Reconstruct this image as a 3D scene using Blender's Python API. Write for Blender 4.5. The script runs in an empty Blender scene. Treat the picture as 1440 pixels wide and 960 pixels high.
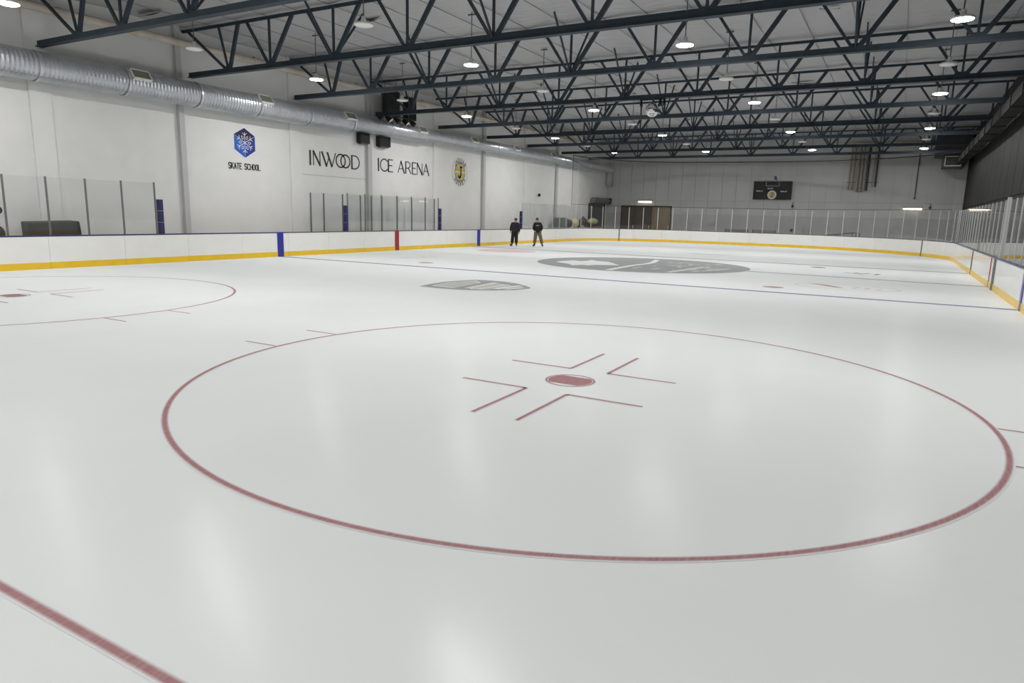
import bpy, bmesh, math, random
from mathutils import Vector, Matrix
random.seed(7)
scene = bpy.context.scene
col = scene.collection
R = math.radians

# ---------------------------------------------------------------- camera, world, exposure
cam_d = bpy.data.cameras.new('camera')
cam = bpy.data.objects.new('camera', cam_d); col.objects.link(cam)
cam.location = (3.455, -7.631, 2.037)
cam.rotation_euler = (R(79.368), R(-1.37), R(29.509))
cam_d.sensor_width = 36.0
cam_d.lens = 953.7 / 1440 * 36
cam_d.clip_end = 300
scene.camera = cam
world = bpy.data.worlds.new('world'); scene.world = world
world.use_nodes = True
world.node_tree.nodes['Background'].inputs[0].default_value = (0.5, 0.52, 0.55, 1)
world.node_tree.nodes['Background'].inputs[1].default_value = 0.02
scene.view_settings.view_transform = 'Standard'
scene.view_settings.look = 'None'
scene.view_settings.gamma = 1
scene.view_settings.exposure = 0.10
scene.view_settings.use_curve_mapping = False
LAMP_STRENGTH = 330.0
scene.cycles.transparent_max_bounces = 48

# room constants (metres; origin = centre of the near face-off circle, x across, y along the rink)
WL, WR, WF, WB = -21.6, 7.4, 55.2, -13.0
CEIL = 8.82
LX, RX = -19.69, 6.21            # inner faces of the side boards
BH = 1.03                        # board height
TRUSS_Y = [4.98, 10.38, 15.73, 21.31, 26.95, 32.48, 38.22, 44.1, 49.68]

# ---------------------------------------------------------------- materials
def new_mat(name):
    m = bpy.data.materials.new(name); m.use_nodes = True
    return m, m.node_tree, m.node_tree.nodes['Principled BSDF']
def lin(c):
    return tuple(((v / 255) / 12.92 if v / 255 <= 0.04045 else ((v / 255 + 0.055) / 1.055) ** 2.4) for v in c) + (1,)
def mat(name, c, rough=0.5, metal=0.0, spec=0.5, noise=0.0, nscale=4.0, bump=0.0, bscale=30.0, emit=None, estr=0.0, stretch=(1, 1, 1)):
    m, nt, b = new_mat(name)
    b.inputs['Roughness'].default_value = rough
    b.inputs['Metallic'].default_value = metal
    b.inputs['Specular IOR Level'].default_value = spec
    c = tuple(c[:3]) + (1,)
    b.inputs['Base Color'].default_value = c
    if noise or bump:
        geo = nt.nodes.new('ShaderNodeNewGeometry')
        mp = nt.nodes.new('ShaderNodeMapping'); mp.inputs['Scale'].default_value = stretch
        nt.links.new(geo.outputs['Position'], mp.inputs['Vector'])
    if noise:
        n = nt.nodes.new('ShaderNodeTexNoise'); n.inputs['Scale'].default_value = nscale; n.inputs['Detail'].default_value = 5
        nt.links.new(mp.outputs[0], n.inputs['Vector'])
        r = nt.nodes.new('ShaderNodeValToRGB')
        r.color_ramp.elements[0].position = 0.3; r.color_ramp.elements[1].position = 0.7
        r.color_ramp.elements[0].color = tuple(v * (1 - noise) for v in c[:3]) + (1,)
        r.color_ramp.elements[1].color = tuple(min(1, v * (1 + noise)) for v in c[:3]) + (1,)
        nt.links.new(n.outputs['Fac'], r.inputs['Fac']); nt.links.new(r.outputs['Color'], b.inputs['Base Color'])
    if bump:
        n2 = nt.nodes.new('ShaderNodeTexNoise'); n2.inputs['Scale'].default_value = bscale; n2.inputs['Detail'].default_value = 3
        nt.links.new(mp.outputs[0], n2.inputs['Vector'])
        bp = nt.nodes.new('ShaderNodeBump'); bp.inputs['Strength'].default_value = bump; bp.inputs['Distance'].default_value = 0.02
        nt.links.new(n2.outputs['Fac'], bp.inputs['Height']); nt.links.new(bp.outputs[0], b.inputs['Normal'])
    if emit:
        b.inputs['Emission Color'].default_value = tuple(emit[:3]) + (1,)
        b.inputs['Emission Strength'].default_value = estr
    return m

ICE = (0.80, 0.825, 0.83)
def ice_mat(name, paint=None, opacity=0.8, mottled=0.0):
    """Ice with faint patches; 'paint' is the colour laid under the ice, soft towards the marking's edges."""
    m, nt, b = new_mat(name)
    N, L = nt.nodes.new, nt.links.new
    geo = N('ShaderNodeNewGeometry')
    n = N('ShaderNodeTexNoise'); n.inputs['Scale'].default_value = 0.35; n.inputs['Detail'].default_value = 6
    L(geo.outputs['Position'], n.inputs['Vector'])
    r = N('ShaderNodeValToRGB'); r.color_ramp.elements[0].position = 0.3; r.color_ramp.elements[1].position = 0.75
    r.color_ramp.elements[0].color = (ICE[0] * .94, ICE[1] * .94, ICE[2] * .945, 1); r.color_ramp.elements[1].color = ICE + (1,)
    L(n.outputs['Fac'], r.inputs['Fac'])
    out = r.outputs['Color']
    # fine skate scratches
    mp = N('ShaderNodeMapping'); mp.inputs['Scale'].default_value = (9, 1.1, 1); mp.inputs['Rotation'].default_value = (0, 0, 0.6)
    L(geo.outputs['Position'], mp.inputs['Vector'])
    s = N('ShaderNodeTexNoise'); s.inputs['Scale'].default_value = 5; s.inputs['Detail'].default_value = 8; s.inputs['Roughness'].default_value = 0.7
    L(mp.outputs[0], s.inputs['Vector'])
    if paint:
        at = N('ShaderNodeAttribute'); at.attribute_name = 'edge'
        mr = N('ShaderNodeMapRange'); mr.interpolation_type = 'SMOOTHSTEP'
        mr.inputs['From Min'].default_value = 0.0; mr.inputs['From Max'].default_value = 0.75; mr.inputs['To Max'].default_value = opacity
        L(at.outputs['Fac'], mr.inputs['Value'])
        sc = N('ShaderNodeMapRange'); sc.inputs['From Min'].default_value = 0.25; sc.inputs['From Max'].default_value = 0.75
        sc.inputs['To Min'].default_value = 1.1; sc.inputs['To Max'].default_value = 0.8 - mottled
        L(s.outputs['Fac'], sc.inputs['Value'])
        mu = N('ShaderNodeMath'); mu.operation = 'MULTIPLY'; mu.use_clamp = True
        L(mr.outputs[0], mu.inputs[0]); L(sc.outputs[0], mu.inputs[1])
        mx = N('ShaderNodeMix'); mx.data_type = 'RGBA'
        L(mu.outputs[0], mx.inputs['Factor']); L(out, mx.inputs['A']); mx.inputs['B'].default_value = tuple(paint[:3]) + (1,)
        out = mx.outputs['Result']
    L(out, b.inputs['Base Color'])
    b.inputs['Specular IOR Level'].default_value = 0.0
    b.inputs['Roughness'].default_value = 0.8
    bp = N('ShaderNodeBump'); bp.inputs['Strength'].default_value = 0.10; bp.inputs['Distance'].default_value = 0.01
    L(s.outputs['Fac'], bp.inputs['Height'])
    gl = N('ShaderNodeBsdfGlossy'); L(bp.outputs[0], gl.inputs['Normal'])
    rr = N('ShaderNodeMapRange'); rr.inputs['From Min'].default_value = 0.3; rr.inputs['From Max'].default_value = 0.7
    rr.inputs['To Min'].default_value = 0.14; rr.inputs['To Max'].default_value = 0.24
    L(s.outputs['Fac'], rr.inputs['Value']); L(rr.outputs[0], gl.inputs['Roughness'])
    fr = N('ShaderNodeFresnel'); fr.inputs[0].default_value = 1.31
    fm = N('ShaderNodeMath'); fm.operation = 'MULTIPLY'; fm.inputs[1].default_value = 0.020; L(fr.outputs[0], fm.inputs[0])
    mx2 = N('ShaderNodeMixShader'); L(fm.outputs[0], mx2.inputs[0]); L(b.outputs[0], mx2.inputs[1]); L(gl.outputs[0], mx2.inputs[2])
    L(mx2.outputs[0], nt.nodes['Material Output'].inputs[0])
    return m

def glass_mat(name, tint=(0.985, 0.99, 0.99), haze=0.008):
    m = bpy.data.materials.new(name); m.use_nodes = True
    nt = m.node_tree; nt.nodes.clear(); N, L = nt.nodes.new, nt.links.new
    o = N('ShaderNodeOutputMaterial'); t = N('ShaderNodeBsdfTransparent'); t.inputs[0].default_value = tint + (1,)
    d = N('ShaderNodeBsdfDiffuse'); d.inputs[0].default_value = (0.7, 0.72, 0.73, 1)
    mh = N('ShaderNodeMixShader'); mh.inputs[0].default_value = haze
    L(t.outputs[0], mh.inputs[1]); L(d.outputs[0], mh.inputs[2])
    g = N('ShaderNodeBsdfGlossy'); g.inputs['Roughness'].default_value = 0.03
    f = N('ShaderNodeFresnel'); gm_ = N('ShaderNodeNewGeometry'); ir = N('ShaderNodeMapRange')
    ir.inputs['To Min'].default_value = 1.45; ir.inputs['To Max'].default_value = 1 / 1.45      # same reflectance on both faces of a pane
    L(gm_.outputs['Backfacing'], ir.inputs['Value']); L(ir.outputs[0], f.inputs[0])
    mx = N('ShaderNodeMixShader'); L(f.outputs[0], mx.inputs[0]); L(mh.outputs[0], mx.inputs[1]); L(g.outputs[0], mx.inputs[2])
    L(mx.outputs[0], o.inputs[0])
    return m

def ceiling_mat():
    m, nt, b = new_mat('white_vinyl_insulation')
    N, L = nt.nodes.new, nt.links.new
    geo = N('ShaderNodeNewGeometry')
    mp = N('ShaderNodeMapping'); mp.inputs['Scale'].default_value = (0.5, 3.2, 1)
    L(geo.outputs['Position'], mp.inputs['Vector'])
    n = N('ShaderNodeTexNoise'); n.inputs['Scale'].default_value = 1.6; n.inputs['Detail'].default_value = 5
    L(mp.outputs[0], n.inputs['Vector'])
    bp = N('ShaderNodeBump'); bp.inputs['Strength'].default_value = 0.55; bp.inputs['Distance'].default_value = 0.12
    L(n.outputs['Fac'], bp.inputs['Height']); L(bp.outputs[0], b.inputs['Normal'])
    b.inputs['Base Color'].default_value = (0.42, 0.42, 0.425, 1); b.inputs['Roughness'].default_value = 0.42
    return m

M = {}
M['ice'] = ice_mat('ice')
M['ice_red'] = ice_mat('ice_red_paint', (0.33, 0.125, 0.135), 0.9)
M['ice_red_thin'] = ice_mat('ice_red_paint_faint', (0.42, 0.16, 0.16), 0.75)
M['ice_pink'] = ice_mat('ice_pink_paint', (0.66, 0.38, 0.37), 0.6)
M['ice_blue'] = ice_mat('ice_blue_paint', (0.10, 0.105, 0.26), 0.95)
M['ice_darkblue'] = ice_mat('ice_slate_paint', (0.16, 0.17, 0.23), 0.9)
M['ice_grey'] = ice_mat('ice_grey_paint', (0.30, 0.31, 0.315), 0.95, 0.05)
M['ice_lightgrey'] = ice_mat('ice_light_grey_paint', (0.62, 0.63, 0.61), 0.9)
M['ice_midgrey'] = ice_mat('ice_mid_grey_paint', (0.47, 0.48, 0.46), 0.9)
M['ice_white'] = ice_mat('ice_white_paint', (0.80, 0.80, 0.79), 0.85)
M['ice_gold'] = ice_mat('ice_tan_paint', (0.62, 0.55, 0.42), 0.7)
M['concrete'] = mat('concrete', (0.33, 0.33, 0.32), 0.8, noise=0.12)
M['wall_white'] = mat('painted_white_wall', (0.74, 0.74, 0.725), 0.6, noise=0.03, nscale=1.2, bump=0.1, bscale=40)
M['wall_grey'] = mat('painted_column_grey', (0.50, 0.50, 0.50), 0.6)  # grey paint of the steel columns and the panel joint
M['wall_far'] = mat('grey_metal_wall', (0.43, 0.435, 0.43), 0.5, noise=0.05, nscale=0.8)
M['wall_far_panel'] = mat('grey_metal_panel', (0.50, 0.505, 0.495), 0.45, noise=0.04, nscale=0.7)
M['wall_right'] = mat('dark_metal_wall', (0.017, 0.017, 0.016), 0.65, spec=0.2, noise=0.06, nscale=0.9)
M['ceiling'] = ceiling_mat()
M['steel'] = mat('slate_blue_steel', (0.030, 0.044, 0.058), 0.62, spec=0.3, noise=0.12, nscale=3)
M['board'] = mat('white_board_plastic', (0.86, 0.86, 0.835), 0.16, noise=0.02, nscale=2, spec=0.5)
M['kick'] = mat('yellow_kick_plastic', (0.86, 0.56, 0.024), 0.28, noise=0.06, nscale=3)
M['cap'] = mat('navy_cap_rail', (0.028, 0.03, 0.13), 0.35)
M['cap_grey'] = mat('grey_cap_rail', (0.10, 0.10, 0.12), 0.35)
M['stripe_blue'] = mat('blue_board_stripe', (0.025, 0.03, 0.32), 0.3)
M['stripe_red'] = mat('red_board_stripe', (0.36, 0.012, 0.02), 0.3)
M['gap'] = mat('dark_gap', (0.03, 0.03, 0.03), 0.7)
M['gate'] = mat('dark_green_grey_post', (0.10, 0.12, 0.115), 0.5)
M['glass'] = glass_mat('rink_glass')
M['alu'] = mat('aluminium_post', (0.56, 0.57, 0.57), 0.4, metal=0.3)
M['alu_dark'] = mat('weathered_post', (0.17, 0.17, 0.17), 0.45, metal=0.4)
M['pad'] = mat('navy_vinyl_pad', (0.018, 0.018, 0.10), 0.45, bump=0.15, bscale=14)
M['galv'] = mat('galvanised_duct', (0.50, 0.52, 0.55), 0.33, metal=0.75, noise=0.08, nscale=2.5)
M['galv_rib'] = mat('galvanised_rib', (0.60, 0.62, 0.65), 0.3, metal=0.75)
M['offwhite'] = mat('off_white_frame', (0.72, 0.72, 0.66), 0.5)
M['louvre'] = mat('dusty_louvre', (0.17, 0.165, 0.14), 0.6)
M['cream'] = mat('cream_pipe_wrap', (0.56, 0.50, 0.42), 0.7, noise=0.18, nscale=1.5)
M['rust'] = mat('rusty_pipe', (0.30, 0.22, 0.16), 0.7, noise=0.2, nscale=3)
M['khaki'] = mat('khaki_pipe', (0.30, 0.28, 0.22), 0.6, noise=0.1)
M['black'] = mat('matt_black', (0.012, 0.012, 0.013), 0.6)
M['black_gloss'] = mat('satin_black', (0.008, 0.008, 0.010), 0.55, spec=0.25)
M['lampbody'] = mat('white_lamp_enamel', (0.72, 0.72, 0.70), 0.4)
M['lens_on'] = mat('lit_lens', (1, 1, 1), 0.4, emit=(1.0, 0.985, 0.96), estr=LAMP_STRENGTH)
M['lens_off'] = mat('unlit_lens', (0.80, 0.80, 0.79), 0.3)
M['rod'] = mat('thin_grey_rod', (0.10, 0.10, 0.10), 0.5)
M['tube_on'] = mat('warm_tube', (1, 0.9, 0.7), 0.5, emit=(1.0, 0.86, 0.62), estr=9.0)
M['paint_black'] = mat('black_wall_paint', (0.012, 0.012, 0.014), 0.5)
M['navy'] = mat('navy_wall_paint', (0.022, 0.014, 0.075), 0.45)
M['blue1'] = mat('bright_blue_paint', (0.018, 0.115, 0.50), 0.45, noise=0.15, nscale=1.0)
M['blue2'] = mat('royal_blue_paint', (0.022, 0.045, 0.28), 0.45, noise=0.15, nscale=1.0)
M['snow'] = mat('white_flake_paint', (0.80, 0.83, 0.88), 0.5)
M['yellow'] = mat('emblem_yellow', (0.52, 0.42, 0.035), 0.5, noise=0.12, nscale=6)
M['emblem_white'] = mat('emblem_white', (0.70, 0.70, 0.68), 0.5)
M['emblem_grey'] = mat('emblem_outline', (0.42, 0.42, 0.42), 0.5)
M['wood_dark'] = mat('dark_brown_wood', (0.075, 0.05, 0.033), 0.5, noise=0.25, nscale=2, stretch=(6, 6, 0.6))
M['wood'] = mat('tan_brown_wood', (0.21, 0.145, 0.07), 0.5, noise=0.2, nscale=2, stretch=(6, 6, 0.6))
M['shutter'] = mat('steel_shutter', (0.13, 0.13, 0.13), 0.45, metal=0.3)
M['mirror'] = mat('mirror_tile', (0.88, 0.88, 0.88), 0.06, metal=1.0)
M['hvac'] = mat('dark_air_unit', (0.035, 0.035, 0.034), 0.5)
M['duct_dark'] = mat('dull_grey_duct', (0.030, 0.030, 0.029), 0.8, spec=0.12)
M['net'] = None
M['skin'] = mat('skin', (0.48, 0.28, 0.20), 0.5)
M['eye'] = mat('eye', (0.02, 0.015, 0.012), 0.2)
M['lip'] = mat('lips', (0.33, 0.12, 0.10), 0.5)
M['cloth_black'] = mat('black_cloth', (0.013, 0.013, 0.014), 0.85, bump=0.2, bscale=60)
M['cloth_char'] = mat('charcoal_cloth', (0.020, 0.021, 0.022), 0.85, bump=0.2, bscale=60)
M['cloth_tan'] = mat('khaki_cloth', (0.17, 0.13, 0.085), 0.85, noise=0.12, nscale=8)
M['beanie'] = mat('maroon_knit', (0.05, 0.018, 0.016), 0.9)
M['hair'] = mat('dark_hair', (0.018, 0.012, 0.010), 0.7)
M['boot'] = mat('black_boot', (0.012, 0.012, 0.012), 0.35)
M['blade'] = mat('steel_blade', (0.6, 0.6, 0.62), 0.2, metal=1.0)
M['print'] = mat('pale_print', (0.45, 0.40, 0.40), 0.7)
M['mat_green'] = mat('dark_green_vinyl', (0.008, 0.011, 0.009), 0.6, bump=0.1, bscale=10)
M['greyfab'] = mat('grey_fabric', (0.15, 0.165, 0.155), 0.8, noise=0.1)
M['maroon'] = mat('maroon_vinyl', (0.085, 0.045, 0.055), 0.55)
M['paleyellow'] = mat('pale_yellow_vinyl', (0.62, 0.57, 0.33), 0.55)
M['white_box'] = mat('white_plastic', (0.7, 0.7, 0.7), 0.5)
M['rail_dark'] = mat('dark_rail', (0.05, 0.05, 0.05), 0.5)
M['bench_grey'] = mat('grey_bench', (0.22, 0.22, 0.22), 0.6)
M['violet'] = mat('violet_glass', (0.10, 0.09, 0.22), 0.2)

# ---------------------------------------------------------------- mesh helpers
class MB:
    def __init__(s): s.v = []; s.f = []; s.mi = []; s.e = {}; s.cur = 0
    def add(s, vs, fs):
        o = len(s.v); s.v += [tuple(v) for v in vs]
        for f in fs: s.f.append(tuple(i + o for i in f)); s.mi.append(s.cur)
        return s
    def box(s, x0, x1, y0, y1, z0, z1):
        return s.add([(x0, y0, z0), (x1, y0, z0), (x1, y1, z0), (x0, y1, z0), (x0, y0, z1), (x1, y0, z1), (x1, y1, z1), (x0, y1, z1)],
                     [(0, 3, 2, 1), (4, 5, 6, 7), (0, 1, 5, 4), (1, 2, 6, 5), (2, 3, 7, 6), (3, 0, 4, 7)])
    def bar(s, p, q, w, h, up=(0, 1, 0)):
        p, q = Vector(p), Vector(q); d = (q - p).normalized(); up = Vector(up)
        a = d.cross(up)
        if a.length < 1e-4: a = d.cross(Vector((1, 0, 0)))
        a.normalize(); b = a.cross(d).normalized()
        a *= w / 2; b *= h / 2
        vs = [p - a - b, p + a - b, p + a + b, p - a + b, q - a - b, q + a - b, q + a + b, q - a + b]
        return s.add(vs, [(0, 3, 2, 1), (4, 5, 6, 7), (0, 1, 5, 4), (1, 2, 6, 5), (2, 3, 7, 6), (3, 0, 4, 7)])
    def tube(s, pts, r, n=8, caps=True):
        pts = [Vector(p) for p in pts]; rings = []
        for i, p in enumerate(pts):
            d = (pts[min(i + 1, len(pts) - 1)] - pts[max(i - 1, 0)]).normalized()
            a = d.cross(Vector((0, 0, 1)))
            if a.length < 1e-3: a = d.cross(Vector((0, 1, 0)))
            a.normalize(); b = a.cross(d).normalized()
            rr = r[i] if isinstance(r, (list, tuple)) else r
            rings.append([p + (a * math.cos(t) + b * math.sin(t)) * rr for t in [2 * math.pi * k / n for k in range(n)]])
        vs = [v for rg in rings for v in rg]; fs = []
        for i in range(len(pts) - 1):
            for k in range(n):
                fs.append((i * n + k, i * n + (k + 1) % n, (i + 1) * n + (k + 1) % n, (i + 1) * n + k))
        if caps:
            fs.append(tuple(range(n))[::-1]); fs.append(tuple((len(pts) - 1) * n + k for k in range(n)))
        return s.add(vs, fs)
    def lathe(s, prof, n=24, c=(0, 0, 0)):
        vs = []; fs = []
        for (r, z) in prof:
            vs += [(c[0] + r * math.cos(2 * math.pi * k / n), c[1] + r * math.sin(2 * math.pi * k / n), c[2] + z) for k in range(n)]
        for i in range(len(prof) - 1):
            for k in range(n):
                fs.append((i * n + k, i * n + (k + 1) % n, (i + 1) * n + (k + 1) % n, (i + 1) * n + k))
        return s.add(vs, fs)
    def strip(s, inner, outer, z0, z1):
        """closed wall between two matching plan polylines"""
        n = len(inner); vs = []; fs = []
        for a, b in zip(inner, outer):
            vs += [(a[0], a[1], z0), (a[0], a[1], z1), (b[0], b[1], z1), (b[0], b[1], z0)]
        for i in range(n - 1):
            k = i * 4
            for j in range(4): fs.append((k + j, k + (j + 1) % 4, k + 4 + (j + 1) % 4, k + 4 + j))
        fs.append((0, 3, 2, 1)); k = (n - 1) * 4; fs.append((k, k + 1, k + 2, k + 3))
        return s.add(vs, fs)
    def sphere(s, c, rx, ry, rz, n=12, m=8):
        vs = []; fs = []
        for i in range(m + 1):
            t = math.pi * i / m
            for k in range(n):
                a = 2 * math.pi * k / n
                vs.append((c[0] + rx * math.sin(t) * math.cos(a), c[1] + ry * math.sin(t) * math.sin(a), c[2] + rz * math.cos(t)))
        for i in range(m):
            for k in range(n): fs.append((i * n + k, (i + 1) * n + k, (i + 1) * n + (k + 1) % n, i * n + (k + 1) % n))
        return s.add(vs, fs)
    def mesh(s, name, mats, smooth=False):
        me = bpy.data.meshes.new(name); me.from_pydata(s.v, [], s.f); me.update()
        mats = mats if isinstance(mats, (list, tuple)) else [mats]
        for m in mats: me.materials.append(M[m] if isinstance(m, str) else m)
        if len(mats) > 1:
            for p, i in zip(me.polygons, s.mi): p.material_index = i
        bm = bmesh.new(); bm.from_mesh(me)
        bmesh.ops.recalc_face_normals(bm, faces=bm.faces); bm.to_mesh(me); bm.free()
        if smooth:
            for p in me.polygons: p.use_smooth = True
        return me
    def build(s, name, mats, parent=None, smooth=False):
        return link(name, s.mesh(name, mats, smooth), parent)

def link(name, data, parent=None, loc=None):
    o = bpy.data.objects.new(name, data); col.objects.link(o)
    if parent: o.parent = parent
    if loc: o.location = loc
    return o
def tag(o, label=None, cat=None, group=None, kind=None):
    if label: o['label'] = label
    if cat: o['category'] = cat
    if group: o['group'] = group
    if kind: o['kind'] = kind
    return o
def thing(name, label, cat, loc=(0, 0, 0), rz=0, group=None):
    o = bpy.data.objects.new(name, None); col.objects.link(o); o.location = loc; o.rotation_euler.z = rz
    o.empty_display_size = 0.2
    return tag(o, label, cat, group)
def copy_tree(o, parent=None):
    c = o.copy(); col.objects.link(c); c.parent = parent
    for ch in list(o.children): copy_tree(ch, c)
    return c
ORD = ['zeroth', 'first', 'second', 'third', 'fourth', 'fifth', 'sixth', 'seventh', 'eighth', 'ninth', 'tenth', 'eleventh']

# ---------------------------------------------------------------- rink outline (inner face of the boards), plan
def arc(cx, cy, rx, ry, a0, a1, n):
    return [(cx + rx * math.cos(R(a0 + (a1 - a0) * i / n)), cy + ry * math.sin(R(a0 + (a1 - a0) * i / n))) for i in range(n + 1)]
YN, YE = -9.45, 49.85
outline = [(LX, -0.95), (LX, 42.85)] + arc(LX + 7, 42.85, 7, YE - 42.85, 180, 90, 14)[1:] + arc(-6.9, 38.2, RX + 6.9, YE - 38.2, 90, 0, 22)
outline += [(RX, 38.2), (RX, -0.95)] + arc(RX - 8.5, -0.95, 8.5, 8.5, 0, -90, 14)[1:] + arc(LX + 8.5, -0.95, 8.5, 8.5, -90, -180, 14)
clean = [outline[0]]
for q in outline[1:]:
    if math.hypot(q[0] - clean[-1][0], q[1] - clean[-1][1]) > 1e-3: clean.append(q)
outline = clean
cum = [0.0]
for a, b in zip(outline, outline[1:]): cum.append(cum[-1] + math.hypot(b[0] - a[0], b[1] - a[1]))
TOTAL = cum[-1]
def at_s(s):
    s = max(0, min(TOTAL, s))
    for i in range(len(cum) - 1):
        if s <= cum[i + 1] + 1e-9:
            t = (s - cum[i]) / (cum[i + 1] - cum[i]); a, b = outline[i], outline[i + 1]
            d = Vector((b[0] - a[0], b[1] - a[1])).normalized()
            return Vector((a[0] + (b[0] - a[0]) * t, a[1] + (b[1] - a[1]) * t)), d, Vector((-d.y, d.x))   # point, direction, outward normal
def span(s0, s1, off0, off1):
    cuts = [s0] + [c for c in cum if s0 + 0.05 < c < s1 - 0.05] + [s1]
    inn, out = [], []
    for i, s in enumerate(cuts):
        P, d, n = at_s(min(s + 1e-4, TOTAL)); P2, d2, n2 = at_s(max(s - 1e-4, 0))
        nn = n if i == 0 else (n2 if i == len(cuts) - 1 else (n + n2).normalized())
        inn.append(P + nn * off0); out.append(P + nn * off1)
    return inn, out
S_LEFT = lambda y: y + 0.95                                  # arc length on the left side boards at y
S_R0 = cum[[i for i, q in enumerate(outline) if abs(q[0] - RX) < 1e-3 and abs(q[1] - 38.2) < 1e-3][0]]
S_RIGHT = lambda y: S_R0 + 38.2 - y

# ---------------------------------------------------------------- room shell
f = MB().box(WL, WR, WB, WF, -0.3, -0.03).build('floor', 'concrete'); tag(f, 'grey concrete floor around and under the rink', 'floor', kind='structure')
ice_me = MB(); pts = outline[:-1] if outline[0] == outline[-1] else outline
ice_me.add([(x, y, 0.0) for x, y in pts], [tuple(range(len(pts)))])
ice = ice_me.build('ice_sheet', 'ice'); tag(ice, 'white ice sheet with painted hockey markings', 'ice', kind='structure')

wl = MB().box(WL - 0.3, WL, WB, WF, -0.3, CEIL + 0.2).build('wall_left', 'wall_white'); tag(wl, 'white painted side wall with sign lettering and pilasters', 'wall', kind='structure')
for y0, y1 in ((4.66, 5.32), (15.54, 16.2), (26.75, 27.4), (38.24, 38.8), (48.1, 48.7)):
    MB().box(WL, WL + 0.10, y0, y1, -0.03, CEIL).build('pilaster', 'wall_white', wl)
for y0, y1 in ((9.92, 10.14), (20.8, 21.1), (32.3, 32.6), (43.6, 43.9)):
    MB().box(WL, WL + 0.16, y0, y1, -0.03, CEIL).build('steel_column', 'wall_grey', wl)
MB().box(WL, WL + 0.012, 16.2, 20.8, 3.655, 3.685).build('panel_joint', 'wall_grey', wl)

wf = MB().box(WL, WR, WF, WF + 0.3, -0.3, CEIL + 0.2).build('wall_far', 'wall_far'); tag(wf, 'grey metal clad end wall behind the scoreboard', 'wall', kind='structure')
pm = MB().box(0, 1.18, -0.035, 0, 3.64, CEIL).mesh('wall_panel', 'wall_far_panel')
pm2 = MB().box(0, 1.18, -0.035, 0, 2.42, 3.58).mesh('wall_panel', 'wall_far_panel')
x = WL + 0.005
for i in range(24):
    link('wall_panel', pm, wf, (x + 0.012, WF, 0)); link('wall_panel', pm2, wf, (x + 0.012, WF, 0)); x += 1.2075
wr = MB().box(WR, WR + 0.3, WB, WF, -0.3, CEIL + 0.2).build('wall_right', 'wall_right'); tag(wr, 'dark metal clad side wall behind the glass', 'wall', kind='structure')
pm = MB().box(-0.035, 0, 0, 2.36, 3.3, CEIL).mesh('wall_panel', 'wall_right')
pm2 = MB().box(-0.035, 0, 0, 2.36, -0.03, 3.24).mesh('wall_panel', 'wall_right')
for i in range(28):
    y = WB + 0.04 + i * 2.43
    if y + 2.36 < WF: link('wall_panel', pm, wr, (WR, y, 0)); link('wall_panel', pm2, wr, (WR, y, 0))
wb = MB().box(WL, WR, WB - 0.3, WB, -0.3, CEIL + 0.2).build('wall_back', 'wall_white'); tag(wb, 'white end wall behind the near goal', 'wall', kind='structure')

# ceiling: sagging vinyl insulation between the purlins
nx, ny = 60, 100; cb = MB(); vs = []; fs = []
for j in range(ny + 1):
    for i in range(nx + 1):
        X = WL + (WR - WL) * i / nx; Y = WB + (WF - WB) * j / ny
        sag = -0.05 * (1 - abs(math.sin(math.pi * (X - WL) / 1.53))) + 0.025 * math.sin(1.9 * Y + 1.3 * math.sin(X)) + random.uniform(-.012, .012)
        vs.append((X, Y, CEIL + sag))
for j in range(ny):
    for i in range(nx):
        k = j * (nx + 1) + i; fs.append((k, k + nx + 1, k + nx + 2, k + 1))
cb.add(vs, fs)
ceil = cb.build('ceiling', 'ceiling', smooth=True); tag(ceil, 'white vinyl insulated ceiling with wrinkles', 'ceiling', kind='structure')
roof = MB().box(WL - 0.3, WR + 0.3, WB - 0.3, WF + 0.3, CEIL + 0.2, CEIL + 0.3).build('roof_deck', 'wall_far', ceil)
seam = MB().box(-0.012, 0.012, WB, WF, -0.075, -0.06).mesh('ceiling_seam', mat('seam_tape', (0.27, 0.27, 0.27), 0.5))
for i in range(1, 19): link('ceiling_seam', seam, ceil, (WL + 1.53 * i, 0, CEIL))

for (x0, y0), (x1, y1) in (((-21.4, 8.5), (-19.9, 8.4)), ((-14.77, 12.52), (-13.36, 12.36)), ((-2.05, 29.8), (-0.88, 30.1)), ((0.4, 17.4), (1.0, 17.6))):
    a, b = Vector((x0, y0, CEIL - .10)), Vector((x1, y1, CEIL - .10)); mb = MB(); up_, lo_ = [], []
    for k in range(13):
        q = a.lerp(b, k / 12); w = math.sin(math.pi * k / 12)
        up_.append(q + Vector((0, .16 * w, .02))); lo_.append(q + Vector((0, -.16 * w, -.07 * w)))
    mb.add(up_ + lo_, [(i, i + 1, 14 + i, 13 + i) for i in range(12)]); mb.build('insulation_tear', 'gap', ceil)

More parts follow.
